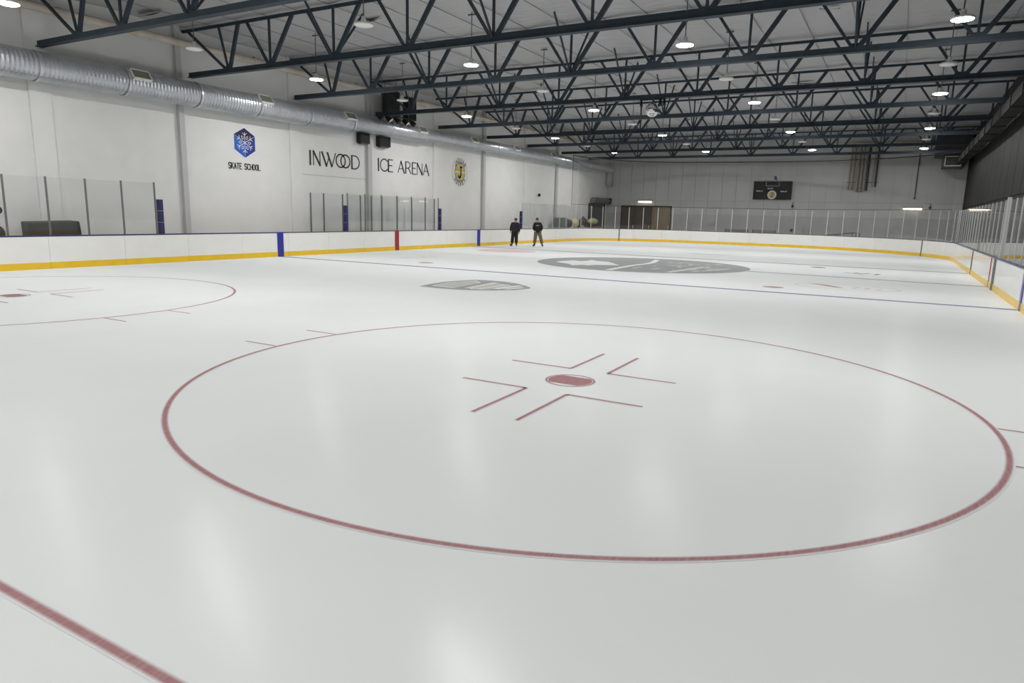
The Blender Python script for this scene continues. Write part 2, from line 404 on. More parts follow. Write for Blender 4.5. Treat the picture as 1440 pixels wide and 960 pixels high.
# ---------------------------------------------------------------- ice markings (flat paint in the ice)
def marking(name, polys, m, z):
    """polys: list of (vertices, edge weights, faces)"""
    vs, ed, fs = [], [], []
    for v, e, f_ in polys:
        o = len(vs); vs += [(a, b, z) for a, b in v]; ed += e; fs += [tuple(i + o for i in q) for q in f_]
    me = bpy.data.meshes.new(name); me.from_pydata(vs, [], fs); me.update()
    at = me.attributes.new('edge', 'FLOAT', 'POINT'); at.data.foreach_set('value', ed)
    me.materials.append(M[m])
    if me.polygons and me.polygons[0].normal.z < 0: me.flip_normals()
    return link(name, me, ice)
def ring_poly(cx, cy, r, w, n=160, squash=1.0, a0=0, a1=360):
    v, e, f_ = [], [], []
    for k in range(n + 1):
        a = R(a0 + (a1 - a0) * k / n)
        for q, ew in ((-w / 2, 0), (0, 1), (w / 2, 0)):
            v.append((cx + (r + q) * math.cos(a), cy + (r + q) * math.sin(a) * squash)); e.append(ew)
    for k in range(n):
        b = k * 3
        f_ += [(b, b + 1, b + 4, b + 3), (b + 1, b + 2, b + 5, b + 4)]
    return v, e, f_
def line_poly(p, q, w):
    p, q = Vector(p), Vector(q); d = (q - p).normalized(); n = Vector((-d.y, d.x))
    v = [p - n * w / 2, p, p + n * w / 2, q - n * w / 2, q, q + n * w / 2]
    return [tuple(a) for a in v], [0, 1, 0, 0, 1, 0], [(0, 3, 4, 1), (1, 4, 5, 2)]
def fill_poly(pts, soft=0.12):
    c = Vector((sum(a for a, b in pts) / len(pts), sum(b for a, b in pts) / len(pts)))
    v = [tuple(c)]; e = [1]
    n = len(pts)
    for a, b in pts: v.append(tuple(c + (Vector((a, b)) - c) * (1 - soft))); e.append(1)
    for a, b in pts: v.append((a, b)); e.append(0)
    f_ = [(0, 1 + i, 1 + (i + 1) % n) for i in range(n)] + [(1 + i, 1 + n + i, 1 + n + (i + 1) % n, 1 + (i + 1) % n) for i in range(n)]
    return v, e, f_
def ell(cx, cy, a, b, n=64): return [(cx + a * math.cos(2 * math.pi * k / n), cy + b * math.sin(2 * math.pi * k / n)) for k in range(n)]
RC = 4.547
for cx in (0.0, -13.53):
    marking('faceoff_circle', [ring_poly(cx, 0, RC, 0.085)], 'ice_red', 0.002)
    band = [(0.30 * math.cos(a), 0.30 * math.sin(a)) for a in [R(-45 + 90 * k / 10) for k in range(11)] + [R(135 + 90 * k / 10) for k in range(11)]]
    marking('faceoff_spot', [fill_poly([(cx + 0.05 + a, -0.03 + b) for a, b in band], 0.08)], 'ice_red', 0.002)
    marking('faceoff_spot_ring', [ring_poly(cx + 0.05, -0.03, 0.30, 0.045, 48)], 'ice_red', 0.0028)
    ls = []
    for sx in (-1, 1):
        for sy in (-1, 1):
            kx, ky = cx + 0.04 + sx * 0.265, -0.04 + sy * 0.635
            ls += [line_poly((kx, ky), (kx + sx * 0.91, ky), 0.075), line_poly((kx, ky), (kx, ky + sy * 1.2), 0.075)]
    for l in ls: marking('faceoff_mark', [l], 'ice_red', 0.0022)
    for sx in (-1, 1):
        for sy in (-1, 1):
            marking('hash_mark', [line_poly((cx + sx * RC, sy * 0.63), (cx + sx * (RC + 0.66), sy * 0.63), 0.065)], 'ice_red', 0.0018)
marking('goal_line', [line_poly((-17.8, -6.05), (4.3, -6.05), 0.085)], 'ice_red', 0.002)
marking('blue_line', [line_poly((LX + .02, 13.10), (RX - .02, 13.10), 0.36)], 'ice_blue', 0.002)
marking('blue_line', [line_poly((LX + .02, 28.3), (RX - .02, 27.4), 0.52)], 'ice_darkblue', 0.002)
marking('centre_line', [line_poly((LX + .02, 21.05), (-11.2, 21.05), 0.3)], 'ice_lightgrey', 0.0018)
marking('centre_line', [line_poly((-2.2, 21.0), (RX - .02, 20.3), 0.34)], 'ice_darkblue', 0.0018)
# centre-ice emblem: grey disc, pale beast shape, diagonal streak and pale lettering strokes
CX, CY = -6.35, 21.35
marking('centre_emblem', [fill_poly(ell(CX, CY, 4.62, 4.62, 96), 0.025)], 'ice_grey', 0.0024)
leaf = [(-9.75, 19.71), (-8.74, 18.97), (-8.28, 18.32), (-8.1, 18.9), (-7.8, 18.84), (-7.6, 19.35), (-7.37, 19.5), (-6.79, 19.94), (-7.2, 20.5), (-7.6, 21.1), (-8.0, 21.7), (-8.6, 21.75), (-9.07, 22.23), (-9.0, 21.5), (-9.14, 21.08), (-9.61, 21.24), (-9.8, 20.4)]
marking('emblem_shape', [fill_poly(leaf, 0.1)], 'ice_white', 0.0030)
st = [(-6.24, 17.15), (-6.32, 18.53), (-6.38, 20.39), (-6.25, 21.77), (-6.32, 22.93), (-6.75, 24.92)]
marking('emblem_streak', [line_poly(a, b, 0.26) for a, b in zip(st, st[1:])], 'ice_white', 0.0031)
rs = random.Random(3); sk = []
for i in range(34):
    X0 = rs.uniform(-5.9, -3.3); Y0 = rs.uniform(18.6, 24.0)
    if math.hypot(X0 - CX, Y0 - CY) > 4.2: continue
    a = rs.choice([1.45, 1.7, 0.1, 0.25]); ln = rs.uniform(.25, .8)
    sk.append(line_poly((X0, Y0), (X0 + ln * math.cos(a), Y0 + ln * math.sin(a)), 0.15))
marking('emblem_lettering', sk, 'ice_midgrey', 0.0031)['kind'] = 'stuff'
marking('emblem_stroke', [line_poly((-4.1, 17.9), (-3.7, 21.9), 0.22), line_poly((-3.2, 19.4), (-2.6, 21.6), 0.16)], 'ice_lightgrey', 0.0032)
# grey shield emblem in the end zone
sh = [(-8.06, 7.5), (-8.22, 8.3), (-8.26, 9.06), (-8.1, 9.7), (-7.92, 10.22), (-7.4, 10.36), (-6.91, 10.33), (-6.3, 10.1), (-5.81, 9.68), (-5.5, 9.4), (-5.37, 9.12), (-5.5, 8.48), (-5.97, 7.95), (-6.4, 7.66), (-6.83, 7.50), (-7.4, 7.45)]
marking('shield_emblem', [fill_poly(sh, 0.04)], 'ice_grey', 0.0024)
marking('shield_field', [fill_poly([(-7.9, 7.9), (-8.05, 9.0), (-7.75, 10.0), (-7.3, 9.6), (-7.2, 8.6), (-7.1, 7.8)], 0.2), fill_poly([(-6.6, 7.9), (-6.9, 8.8), (-6.75, 9.7), (-6.2, 9.5), (-6.1, 8.6), (-6.2, 8.1)], 0.2)], 'ice_midgrey', 0.0030)
marking('shield_stripe', [line_poly((-6.75, 8.0), (-6.95, 9.9), 0.2), line_poly((-6.45, 8.0), (-6.4, 9.6), 0.16)], 'ice_gold', 0.0032)
marking('shield_crescent', [line_poly((-6.1, 8.4), (-5.95, 9.6), 0.22), line_poly((-5.85, 8.5), (-5.65, 9.2), 0.18)], 'ice_white', 0.0033)
for cx, cy in ((0.05, 14.72), (-13.45, 14.92)):
    marking('neutral_spot', [fill_poly(ell(cx + .15, cy, 0.33, 0.30, 40), 0.1)], 'ice_red_thin', 0.0024)
marking('sponsor_oval', [fill_poly(ell(-15.7, 25.65, 1.75, 1.5, 48), 0.08)], 'ice_pink', 0.0024)
marking('sponsor_ring', [ring_poly(2.15, 16.45, 1.5, 0.14, 64, 0.62)], 'ice_lightgrey', 0.0024)
marking('sponsor_mark', [fill_poly([(0.95, 16.95), (1.25, 16.75), (1.85, 16.05), (2.15, 16.0), (1.9, 16.4), (1.5, 16.9), (1.2, 17.05)], 0.15)], 'ice_red_thin', 0.0025)
marking('sponsor_letters', [line_poly((2.35, 16.1), (2.5, 16.7), 0.16), line_poly((2.7, 16.1), (2.8, 16.6), 0.16), line_poly((3.0, 16.1), (3.15, 16.5), 0.14)], 'ice_pink', 0.0025)
marking('grey_lettering', [line_poly((1.6, 23.55), (2.1, 23.2), 0.2), line_poly((2.0, 23.8), (2.3, 23.1), 0.22), line_poly((2.25, 23.1), (2.55, 23.8), 0.2), line_poly((2.75, 23.0), (2.9, 23.7), 0.24)], 'ice_darkblue', 0.0024)
marking('neutral_spot', [fill_poly(ell(0.4, 26.0, 0.34, 0.32, 32), 0.1)], 'ice_darkblue', 0.0024)
marking('grey_lettering', [line_poly((-16.3, 16.2), (-15.7, 16.9), 0.25), line_poly((-15.8, 16.4), (-15.4, 17.6), 0.22), line_poly((-15.6, 17.6), (-15.3, 18.5), 0.2)], 'ice_lightgrey', 0.0024)
marking('grey_smear', [fill_poly(ell(-6.2, 32.9, 1.6, 0.55, 40), 0.35)], 'ice_lightgrey', 0.0024)

# ---------------------------------------------------------------- dasher boards
boards = thing('rink_boards', 'white dasher boards with yellow kick plate enclosing the ice', 'rink boards')
step = 2.44; n_pan = int(TOTAL / step) + 1; stp = TOTAL / n_pan
for i in range(n_pan):
    s0, s1 = i * stp + 0.004, (i + 1) * stp - 0.004
    a, b = span(s0, s1, 0.0, 0.09)
    pan = MB().strip(a, b, 0.205, BH - 0.03).build('board_panel', 'board', boards)
    a, b = span(s0, s1, -0.012, 0.085)
    MB().strip(a, b, 0.0, 0.205).build('kick_plate', 'kick', pan)
    a, b = span(s0, s1, -0.006, 0.11)
    MB().strip(a, b, BH - 0.03, BH + 0.012).build('cap_rail', 'cap' if (at_s(s0)[0].x > 5 or at_s(s0)[0].y < 12) else 'cap_grey', pan)
def on_boards(name, s0, s1, m, z0=0.0, z1=BH - 0.03, out=-0.018):
    a, b = span(s0, s1, out, 0.02)
    return MB().strip(a, b, z0, z1).build(name, m, boards)
on_boards('line_stripe', S_LEFT(12.94), S_LEFT(13.27), 'stripe_blue', z1=BH + 0.0115)
on_boards('line_stripe', S_LEFT(20.80), S_LEFT(21.12), 'stripe_red', z1=BH + 0.0115)
on_boards('line_stripe', S_LEFT(28.88), S_LEFT(29.22), 'stripe_blue', z1=BH + 0.0115)
on_boards('line_stripe', S_RIGHT(13.0), S_RIGHT(12.75), 'stripe_blue')
on_boards('line_stripe', S_RIGHT(20.09), S_RIGHT(20.01), 'stripe_red')
on_boards('line_stripe', S_RIGHT(26.95), S_RIGHT(26.8), 'gap')
on_boards('gate_post', S_RIGHT(19.25), S_RIGHT(18.75), 'gate')
def s_near(pt):
    return min((k * 0.05 for k in range(int(TOTAL / 0.05))), key=lambda s: (at_s(s)[0] - Vector(pt)).length)
for pt in ((-17.5, 48.0), (4.7, 43.5)):
    s = s_near(pt); on_boards('gate_gap', s - 0.035, s + 0.035, 'gap')

# ---------------------------------------------------------------- glass shields
GT = 2.83
def shield(label, s0, s1, panel=1.22, pads=(), post='alu', z0=BH + 0.0135):
    g = thing('glass_shield', label, 'glass shield')
    n = max(1, round((s1 - s0) / panel)); d = (s1 - s0) / n
    for i in range(n):
        a, b = span(s0 + i * d + 0.02, s0 + (i + 1) * d - 0.02, 0.045, 0.057)
        MB().strip(a, b, z0, GT - 0.01).build('glass_pane', 'glass', g)
    for i in range(n + 1):
        P, dd, nn = at_s(s0 + i * d); dx = Vector((dd.x, dd.y, 0)); nx_ = Vector((nn.x, nn.y, 0))
        o = Vector((P.x, P.y, 0)) + nx_ * 0.05
        mb = MB()
        mb.bar(o + Vector((0, 0, z0)), o + Vector((0, 0, GT + 0.01)), 0.05, 0.034, up=tuple(nx_))
        mb.build('glass_post', post, g)
    for s in pads:
        P, dd, nn = at_s(s); o = Vector((P.x, P.y, 0)) + Vector((nn.x, nn.y, 0)) * 0.05
        mb = MB()
        for k in range(3):
            z = BH + 0.012 + k * 0.405
            mb.bar(o + Vector((0, 0, z + 0.004)), o + Vector((0, 0, z + 0.4)), 0.15, 0.16, up=(nn.x, nn.y, 0))
        mb.build('end_pad', 'pad', g)
    return g
shield('tall rink glass ending at a navy pad beside the dark green mat', S_LEFT(-0.75), S_LEFT(7.55), pads=(S_LEFT(7.72),), post='alu_dark')
shield('clear glass of the penalty box between two navy end pads', S_LEFT(17.33), S_LEFT(24.75), pads=(S_LEFT(17.19), S_LEFT(24.9)), post='alu_dark')
s_end = S_RIGHT(2.0)
g3 = shield('long run of rink glass wrapping the far end and the dark side wall', S_LEFT(34.78), s_end, pads=(S_LEFT(34.64),))
MB().box(RX + 0.005, RX + 0.1, 18.28, 18.42, BH + .012, GT + 0.08).build('gate_upright', 'alu', g3)
# glass partitions behind the penalty box
pt = thing('glass_partition', 'glass partition standing behind the penalty box by the white wall', 'glass partition')
ys = [16.25, 17.1, 18.4, 19.7, 20.55, 21.4, 22.7, 24.0, 25.3, 26.2]
for a, b in zip(ys, ys[1:]): MB().box(-21.06, -21.048, a + .02, b - .02, 0.0, GT - 0.03).build('glass_pane', 'glass', pt)
for y in ys: MB().box(-21.08, -21.03, y - 0.025, y + 0.025, -0.03, GT - 0.02).build('glass_post', 'alu_dark', pt)
for y in (21.0,):
    MB().box(-21.0, -19.78, y - .006, y + .006, 0.0, GT - 0.03).build('glass_pane', 'glass', pt)
# ---------------------------------------------------------------- roof trusses
TB, TT = 7.03, 8.66
NODES = [-19.03, -16.8, -13.75, -10.65, -7.5, -4.4, -1.33, 1.7, 4.7]
def make_truss():
    t = thing('roof_truss', 'x', 'roof truss')
    XE0, XE1 = -21.3, WR - 0.12
    MB().box(XE0, XE1, -0.11, 0.11, TB - 0.09, TB - 0.065).box(XE0, XE1, -0.045, -0.02, TB - 0.065, TB + 0.10).box(XE0, XE1, 0.02, 0.045, TB - 0.065, TB + 0.10).build('bottom_chord', 'steel', t)
    XT0 = WL + 0.02
    MB().box(XT0, XE1, -0.09, 0.09, TT + 0.01, TT + 0.028).box(XT0, XE1, -0.04, -0.02, TT - 0.055, TT + 0.01).box(XT0, XE1, 0.02, 0.04, TT - 0.055, TT + 0.01).build('top_chord', 'steel', t)
    for i, x in enumerate(NODES):
        MB().box(x - 0.16, x + 0.16, -0.018, 0.018, TB - 0.06, TB + 0.18).build('gusset_plate', 'steel', t)
        xl = -21.25 if i == 0 else x - 1.15
        xr = x + (0.62 if i == 0 else 1.15)
        MB().bar((xl, 0, TT - 0.04), (x - 0.06, 0, TB + 0.02), 0.085, 0.075).build('web_diagonal', 'steel', t)
        MB().bar((xr, 0, TT - 0.04), (x + 0.06, 0, TB + 0.02), 0.13, 0.09).build('web_diagonal', 'steel', t)
        MB().bar((x - (0.45 if i == 0 else 0), 0, TT - 0.04), (x, 0, TB + 0.02), 0.07, 0.06).build('web_vertical', 'steel', t)
    MB().bar((XE1 - 0.25, 0, TT - 0.04), (XE1 - 0.25, 0, TB), 0.09, 0.08).build('web_vertical', 'steel', t)
    for x in (-13.75, -7.5, 1.7):
        for s in (-1, 1):
            MB().bar((x, s * 0.06, TB + 0.06), (x, s * 1.45, CEIL - 0.06), 0.06, 0.05, up=(1, 0, 0)).build('sway_brace', 'steel', t)
    return t
proto = make_truss()
for k, y in enumerate(TRUSS_Y):
    t = proto if k == 0 else copy_tree(proto)
    t.location = (0, y, 0)
    tag(t, 'slate blue steel open-web roof truss, %s counted from the scoreboard wall' % ORD[9 - k], 'roof truss', 'roof trusses spanning the rink')

# ---------------------------------------------------------------- high-bay lamps
LCOL = [-17.4, -10.2, -2.75, 4.22]; LH = 7.1
def make_lamp(on):
    t = thing('high_bay_lamp', 'x', 'ceiling lamp')
    MB().lathe([(0.0, 0.24), (0.06, 0.235), (0.075, 0.12), (0.13, 0.085), (0.24, 0.06), (0.265, 0.04), (0.265, 0.0), (0.245, 0.0)], 24).build('housing', 'lampbody', t, smooth=True)
    MB().lathe([(0.25, 0.002), (0.23, -0.014), (0.15, -0.026), (0.07, -0.031), (0.0, -0.032)], 20).build('lens', 'lens_on' if on else 'lens_off', t, smooth=True)
    MB().tube([(0, 0, 0.235), (0, 0, CEIL - LH + 0.03)], 0.016, 6).build('hanging_rod', 'rod', t)
    MB().box(-0.14, 0.14, -0.03, 0.03, CEIL - LH - 0.10, CEIL - LH - 0.06).build('mounting_plate', 'rod', t)
    return t
lp = {True: make_lamp(True), False: make_lamp(False)}; used = {True: False, False: False}
for k in [-2] + list(range(0, 9)):  # first row, unseen behind the camera, is added to brighten the near ice
    for i, x in enumerate(LCOL):
        on = (k % 2 == 0)
        y = 2.35 + 5.42 * k + (x + 17.4) * 0.012 * k
        t = copy_tree(lp[on]) if used[on] else lp[on]; used[on] = True
        t.location = (x, y, LH)
        tag(t, '%s round high-bay lamp, %s row from the scoreboard wall, %s from the lettered wall' % ('lit' if on else 'unlit white', ORD[9 - k], ORD[i + 1]), 'ceiling lamp', 'high-bay lamps hanging over the ice')

# ---------------------------------------------------------------- spiral duct along the lettered wall
DX, DTOP = -20.95, 6.74
def duct_r(y): return 0.45 if y < 18.9 else (0.375 if y < 25.0 else 0.33)
dt = thing('spiral_duct', 'round silver spiral air duct running along the lettered wall', 'duct', (DX, 0, 0))
def ringmesh(prof, n=32):
    vs, fs = [], []
    for yy, r, zc in prof: vs += [(r * math.cos(2 * math.pi * a / n), yy, zc + r * math.sin(2 * math.pi * a / n)) for a in range(n)]
    for i in range(len(prof) - 1):
        for a in range(n): fs.append((i * n + a, i * n + (a + 1) % n, (i + 1) * n + (a + 1) % n, (i + 1) * n + a))
    return MB().add(vs, fs)
cuts = [WB + 0.5]
for stop in (18.9, 25.0, 54.0):
    n_ = max(1, round((stop - cuts[-1]) / 2.75)); c0 = cuts[-1]
    cuts += [c0 + (stop - c0) * (i + 1) / n_ for i in range(n_)]
for y, y1 in zip(cuts, cuts[1:]):
    r = duct_r((y + y1) / 2); zc = DTOP - r; nr = int((y1 - y) / 0.065); prof = []
    for i in range(nr + 1): prof.append((y + (y1 - y) * i / nr, r + (0.016 if i % 2 else 0.0), zc))
    ringmesh(prof).build('duct_section', 'galv', dt)
    r2 = duct_r(y1 + .2); z2 = DTOP - r2
    ringmesh([(y1 - .06, r + .016, zc), (y1 - .06, r + .03, zc), (y1 + .02, r + .03, zc), (y1 + (.02 if r2 == r else .22), r2 + .016, z2)]).build('joint_band', 'galv_rib', dt)
mb = MB(); r = duct_r(54); mb.add([(0, 54.0, DTOP - r)] + [(r * math.cos(2 * math.pi * a / 32), 54.0, DTOP - r + r * math.sin(2 * math.pi * a / 32)) for a in range(32)], [(0, 1 + a, 1 + (a + 1) % 32) for a in range(32)]); mb.build('end_cap', 'galv', dt)
tag(MB().box(-21.45, -20.98, 54.55, 54.95, 4.9, 7.0).box(-21.35, -21.05, 54.05, 54.56, 6.25, 6.55).build('duct_drop', 'galv'), 'square duct drop in the corner beside the roll-up shutter', 'duct')
def register(y0, y1):
    th = R(35); DR = duct_r((y0 + y1) / 2); DZ = DTOP - DR
    c = Vector((math.cos(th), 0, math.sin(th))) * (DR + 0.05) + Vector((0, 0, DZ)); ux = Vector((0, 1, 0)); uz = Vector((-math.sin(th), 0, math.cos(th))); nn = Vector((math.cos(th), 0, math.sin(th)))
    mid = c + ux * ((y0 + y1) / 2); w = (y1 - y0) / 2; h = 0.2
    def q(u, v, d): return mid + ux * u + uz * v + nn * d
    mb = MB()
    for (a, b, c_, d) in ((-w, w, h - .03, h), (-w, w, -h, -h + .03), (-w, -w + .03, -h, h), (w - .03, w, -h, h)):
        mb.add([q(a, c_, -.10), q(b, c_, -.10), q(b, d, -.10), q(a, d, -.10), q(a, c_, .02), q(b, c_, .02), q(b, d, .02), q(a, d, .02)], [(0, 3, 2, 1), (4, 5, 6, 7), (0, 1, 5, 4), (1, 2, 6, 5), (2, 3, 7, 6), (3, 0, 4, 7)])
    fr = mb.build('air_register', 'offwhite', dt)
    for i in range(7):
        v = -h + .06 + i * (2 * h - .12) / 6
        MB().add([q(-w + .03, v - .012, -.03), q(w - .03, v - .012, -.03), q(w - .03, v + .014, .0), q(-w + .03, v + .014, .0), q(-w + .03, v - .012, -.035), q(w - .03, v - .012, -.035), q(w - .03, v + .014, -.005), q(-w + .03, v + .014, -.005)], [(0, 1, 2, 3), (4, 7, 6, 5), (0, 4, 5, 1), (2, 6, 7, 3), (1, 5, 6, 2), (0, 3, 7, 4)]).build('louvre', 'louvre', fr)
    MB().add([q(-w, -h, -.05), q(w, -h, -.05), q(w, h, -.05), q(-w, h, -.05)], [(0, 1, 2, 3)]).build('damper', 'gap', fr)
for y0, y1 in ((7.55, 8.25), (13.05, 13.75), (18.2, 18.95), (24.1, 24.85), (29.6, 30.35), (35.1, 35.9), (41.0, 41.8)): register(y0, y1)
# insulated pipe
PX = WL + 0.36
ip = thing('insulated_pipe', 'cream wrapped pipe high on the lettered wall near the ceiling', 'pipe')
y = WB + 0.3
while y < 45:
    y1 = y + random.uniform(2.2, 3.6)
    MB().tube([(PX, y, 8.15), (PX, y1 - 0.04, 8.15)], 0.135, 14).build('pipe_wrap', 'cream', ip, smooth=False)
    MB().tube([(PX, y1 - 0.06, 8.15), (PX, y1 + 0.02, 8.15)], 0.152, 14).build('pipe_collar', 'rust' if random.random() < .4 else 'cream', ip)
    MB().box(WL + 0.17, PX + 0.02, y1 - 0.3, y1 - 0.26, 8.305, 8.335).build('pipe_bracket', 'rod', ip)
    y = y1

# ---------------------------------------------------------------- stroke lettering
G = {
 'A': [[(0, 0), (.5, 1), (1, 0)], [(.18, .36), (.82, .36)]], 'C': [[(1, .8), (.85, .95), (.5, 1), (.15, .9), (0, .7), (0, .3), (.15, .1), (.5, 0), (.85, .05), (1, .2)]],
 'D': [[(0, 0), (0, 1), (.5, 1), (.85, .85), (1, .6), (1, .4), (.85, .15), (.5, 0), (0, 0)]], 'E': [[(1, 1), (0, 1), (0, 0), (1, 0)], [(0, .52), (.85, .52)]],
 'G': [[(1, .8), (.8, 1), (.2, 1), (0, .8), (0, .2), (.2, 0), (.8, 0), (1, .2), (1, .45), (.6, .45)]], 'H': [[(0, 0), (0, 1)], [(1, 0), (1, 1)], [(0, .5), (1, .5)]],
 'I': [[(.5, 0), (.5, 1)]], 'J': [[(1, 1), (1, .2), (.8, 0), (.2, 0), (0, .2)]], 'K': [[(0, 0), (0, 1)], [(1, 1), (0, .42)], [(.3, .58), (1, 0)]],
 'L': [[(0, 1), (0, 0), (1, 0)]], 'N': [[(0, 0), (0, 1), (1, 0), (1, 1)]], 'O': [[(.5, 0), (.15, .08), (0, .3), (0, .7), (.15, .92), (.5, 1), (.85, .92), (1, .7), (1, .3), (.85, .08), (.5, 0)]],
 'P': [[(0, 0), (0, 1), (.8, 1), (1, .85), (1, .6), (.8, .45), (0, .45)]], 'R': [[(0, 0), (0, 1), (.75, 1), (1, .85), (1, .62), (.75, .48), (0, .48)], [(.6, .48), (1, 0)]],
 'S': [[(1, .8), (.8, 1), (.2, 1), (0, .8), (0, .62), (.2, .52), (.8, .48), (1, .36), (1, .2), (.8, 0), (.2, 0), (0, .2)]], 'T': [[(0, 1), (1, 1)], [(.5, 1), (.5, 0)]],
 'U': [[(0, 1), (0, .2), (.2, 0), (.8, 0), (1, .2), (1, 1)]], 'Y': [[(0, 1), (.5, .45), (1, 1)], [(.5, .45), (.5, 0)]],
}
def strokes(lines, plane, d0, d1):
    """lines: [(points, width)]; plane(u, v, d) -> xyz; a flat, slightly raised stroke per segment"""
    mb = MB()
    for pts_, w in lines:
        for k, (p, q) in enumerate(zip(pts_, pts_[1:])):
            p, q = Vector(p), Vector(q); d = (q - p)
            if d.length < 1e-6: continue
            d.normalize(); n = Vector((-d.y, d.x)) * w / 2; e = d * w * 0.28
            c = [p - e - n, q + e - n, q + e + n, p - e + n]
            vs = [plane(a.x, a.y, d0) for a in c] + [plane(a.x, a.y, d1) for a in c]
            mb.add(vs, [(0, 3, 2, 1), (4, 5, 6, 7), (0, 1, 5, 4), (1, 2, 6, 5), (2, 3, 7, 6), (3, 0, 4, 7)])
    return mb
def text_lines(txt, u0, v0, cw, ch, gap, w, xf=None):
    out = []; u = u0
    for c in txt:
        if c == ' ': u += cw * 0.55 + gap; continue
        for s in G[c]:
            P = [(u + a * cw, v0 + b * ch) for a, b in s]
            out.append(([xf(*q) for q in P] if xf else P, w))
        u += cw + gap
    return out
def plate(poly, plane, d0, d1):
    n = len(poly); vs = [plane(a, b, d0) for a, b in poly] + [plane(a, b, d1) for a, b in poly]
    return MB().add(vs, [tuple(range(n))[::-1], tuple(range(n, 2 * n))] + [(i, (i + 1) % n, n + (i + 1) % n, n + i) for i in range(n)])
LWP = lambda u, v, d: (WL + 0.004 + d, u, v)
# INWOOD / ICE ARENA
z0, z1 = 4.15, 4.80
def letter(parent, lines): return strokes(lines, LWP, 0, 0.012).build('letter', 'paint_black', parent)
def circ(cx, cz, rx, rz, n=36, a0=0, a1=360): return [(cx + rx * math.cos(R(a0 + (a1 - a0) * k / n)), cz + rz * math.sin(R(a0 + (a1 - a0) * k / n))) for k in range(n + 1)]
w1 = thing('wall_lettering', 'tall black six-letter word with two interlocked round letters', 'lettering')
T, t = 0.10, 0.05
letter(w1, [([(16.83, z0), (16.83, z1)], T)])
letter(w1, [([(17.04, z0), (17.04, z1)], t), ([(17.04, z1), (17.47, z0)], T), ([(17.47, z0), (17.47, z1)], t)])
letter(w1, [([(17.61, z1), (17.9, z0)], T), ([(17.9, z0), (18.05, z0 + .36)], t), ([(17.98, z1), (18.27, z0)], T), ([(18.27, z0), (18.54, z1)], t)])
letter(w1, [(circ(18.9, 4.475, 0.325, 0.315), 0.062)])
letter(w1, [(circ(19.24, 4.475, 0.325, 0.315), 0.062)])
letter(w1, [([(19.71, z0), (19.71, z1)], T), ([(19.71, z1)] + circ(19.93, 4.475, 0.34, 0.325, 18, 90, -90) + [(19.71, z0)], 0.055)])
w2 = thing('wall_lettering', 'two thin black words reading ICE ARENA beside the grey column', 'lettering')
z0, z1 = 4.19, 4.83
letter(w2, [([(21.79, z0), (21.79, z1)], 0.095)])
letter(w2, [(circ(22.28, 4.51, 0.33, 0.32, 26, 40, 320), 0.06)])
letter(w2, [([(22.62, z0), (22.62, z1)], 0.1), ([(22.6, z1), (23.0, z1)], .05), ([(22.6, 4.52), (22.94, 4.52)], .05), ([(22.6, z0), (23.0, z0)], .05)])
for u in (23.45, 25.8):
    letter(w2, [([(u, z0), (u + .28, z1)], .045), ([(u + .27, z1), (u + .56, z0)], .09), ([(u + .1, 4.42), (u + .42, 4.42)], .04)])
letter(w2, [([(24.15, z0), (24.15, z1)], .09), ([(24.13, z1), (24.4, z1), (24.55, 4.72), (24.55, 4.6), (24.4, 4.49), (24.15, 4.48)], .05), ([(24.38, 4.48), (24.52, 4.35), (24.6, z0)], .06)])
letter(w2, [([(24.76, z0), (24.76, z1)], .09), ([(24.74, z1), (25.12, z1)], .05), ([(24.74, 4.52), (25.06, 4.52)], .05), ([(24.74, z0), (25.12, z0)], .05)])
letter(w2, [([(25.22, z0), (25.22, z1)], t), ([(25.22, z1), (25.7, z0)], T), ([(25.7, z0), (25.7, z1)], t)])
# hexagon snowflake sign
hx = thing('snowflake_sign', 'blue hexagon sign with a white snowflake above black words', 'sign')
C0 = (13.06, 4.785); top, bot = (13.06, 5.4), (13.06, 4.16); ul, ur, dl_, dr = (12.52, 5.09), (13.60, 5.09), (12.52, 4.48), (13.60, 4.48)
g = 0.018
outer = [(13.06, 5.44), (13.64, 5.11), (13.64, 4.46), (13.06, 4.12), (12.48, 4.46), (12.48, 5.11)]
plate(outer, LWP, 0, 0.008).build('hexagon_border', 'snow', hx)
plate([(top[0], top[1]), (ur[0], ur[1] + .01), (C0[0], C0[1] + g), (ul[0], ul[1] + .01)], LWP, 0.008, 0.014).build('hexagon_face', 'navy', hx)
plate([ul, (C0[0] - g / 2, C0[1] - g / 2), (bot[0] - g / 2, bot[1]), dl_], LWP, 0.008, 0.014).build('hexagon_face', 'blue1', hx)
plate([(C0[0] + g / 2, C0[1] - g / 2), ur, dr, (bot[0] + g / 2, bot[1])], LWP, 0.008, 0.014).build('hexagon_face', 'blue2', hx)
fl = []
for k in range(6):
    a = R(90 + 60 * k); d = Vector((math.cos(a), math.sin(a))); nrm = Vector((-d.y, d.x)); c = Vector(C0)
    fl.append(([tuple(c), tuple(c + d * 0.42)], 0.026))
    for s in (-1, 1): fl.append(([tuple(c + d * 0.31), tuple(c + d * 0.40 + nrm * s * 0.11)], 0.022))
    a2 = a + R(30); d2 = Vector((math.cos(a2), math.sin(a2))); n2 = Vector((-d2.y, d2.x)); m_ = c + d2 * 0.24
    fl.append(([tuple(m_ + d2 * .08), tuple(m_ + n2 * .055), tuple(m_ - d2 * .08), tuple(m_ - n2 * .055), tuple(m_ + d2 * .08)], 0.02))
strokes(fl, LWP, 0.014, 0.020).build('snowflake', 'snow', hx)
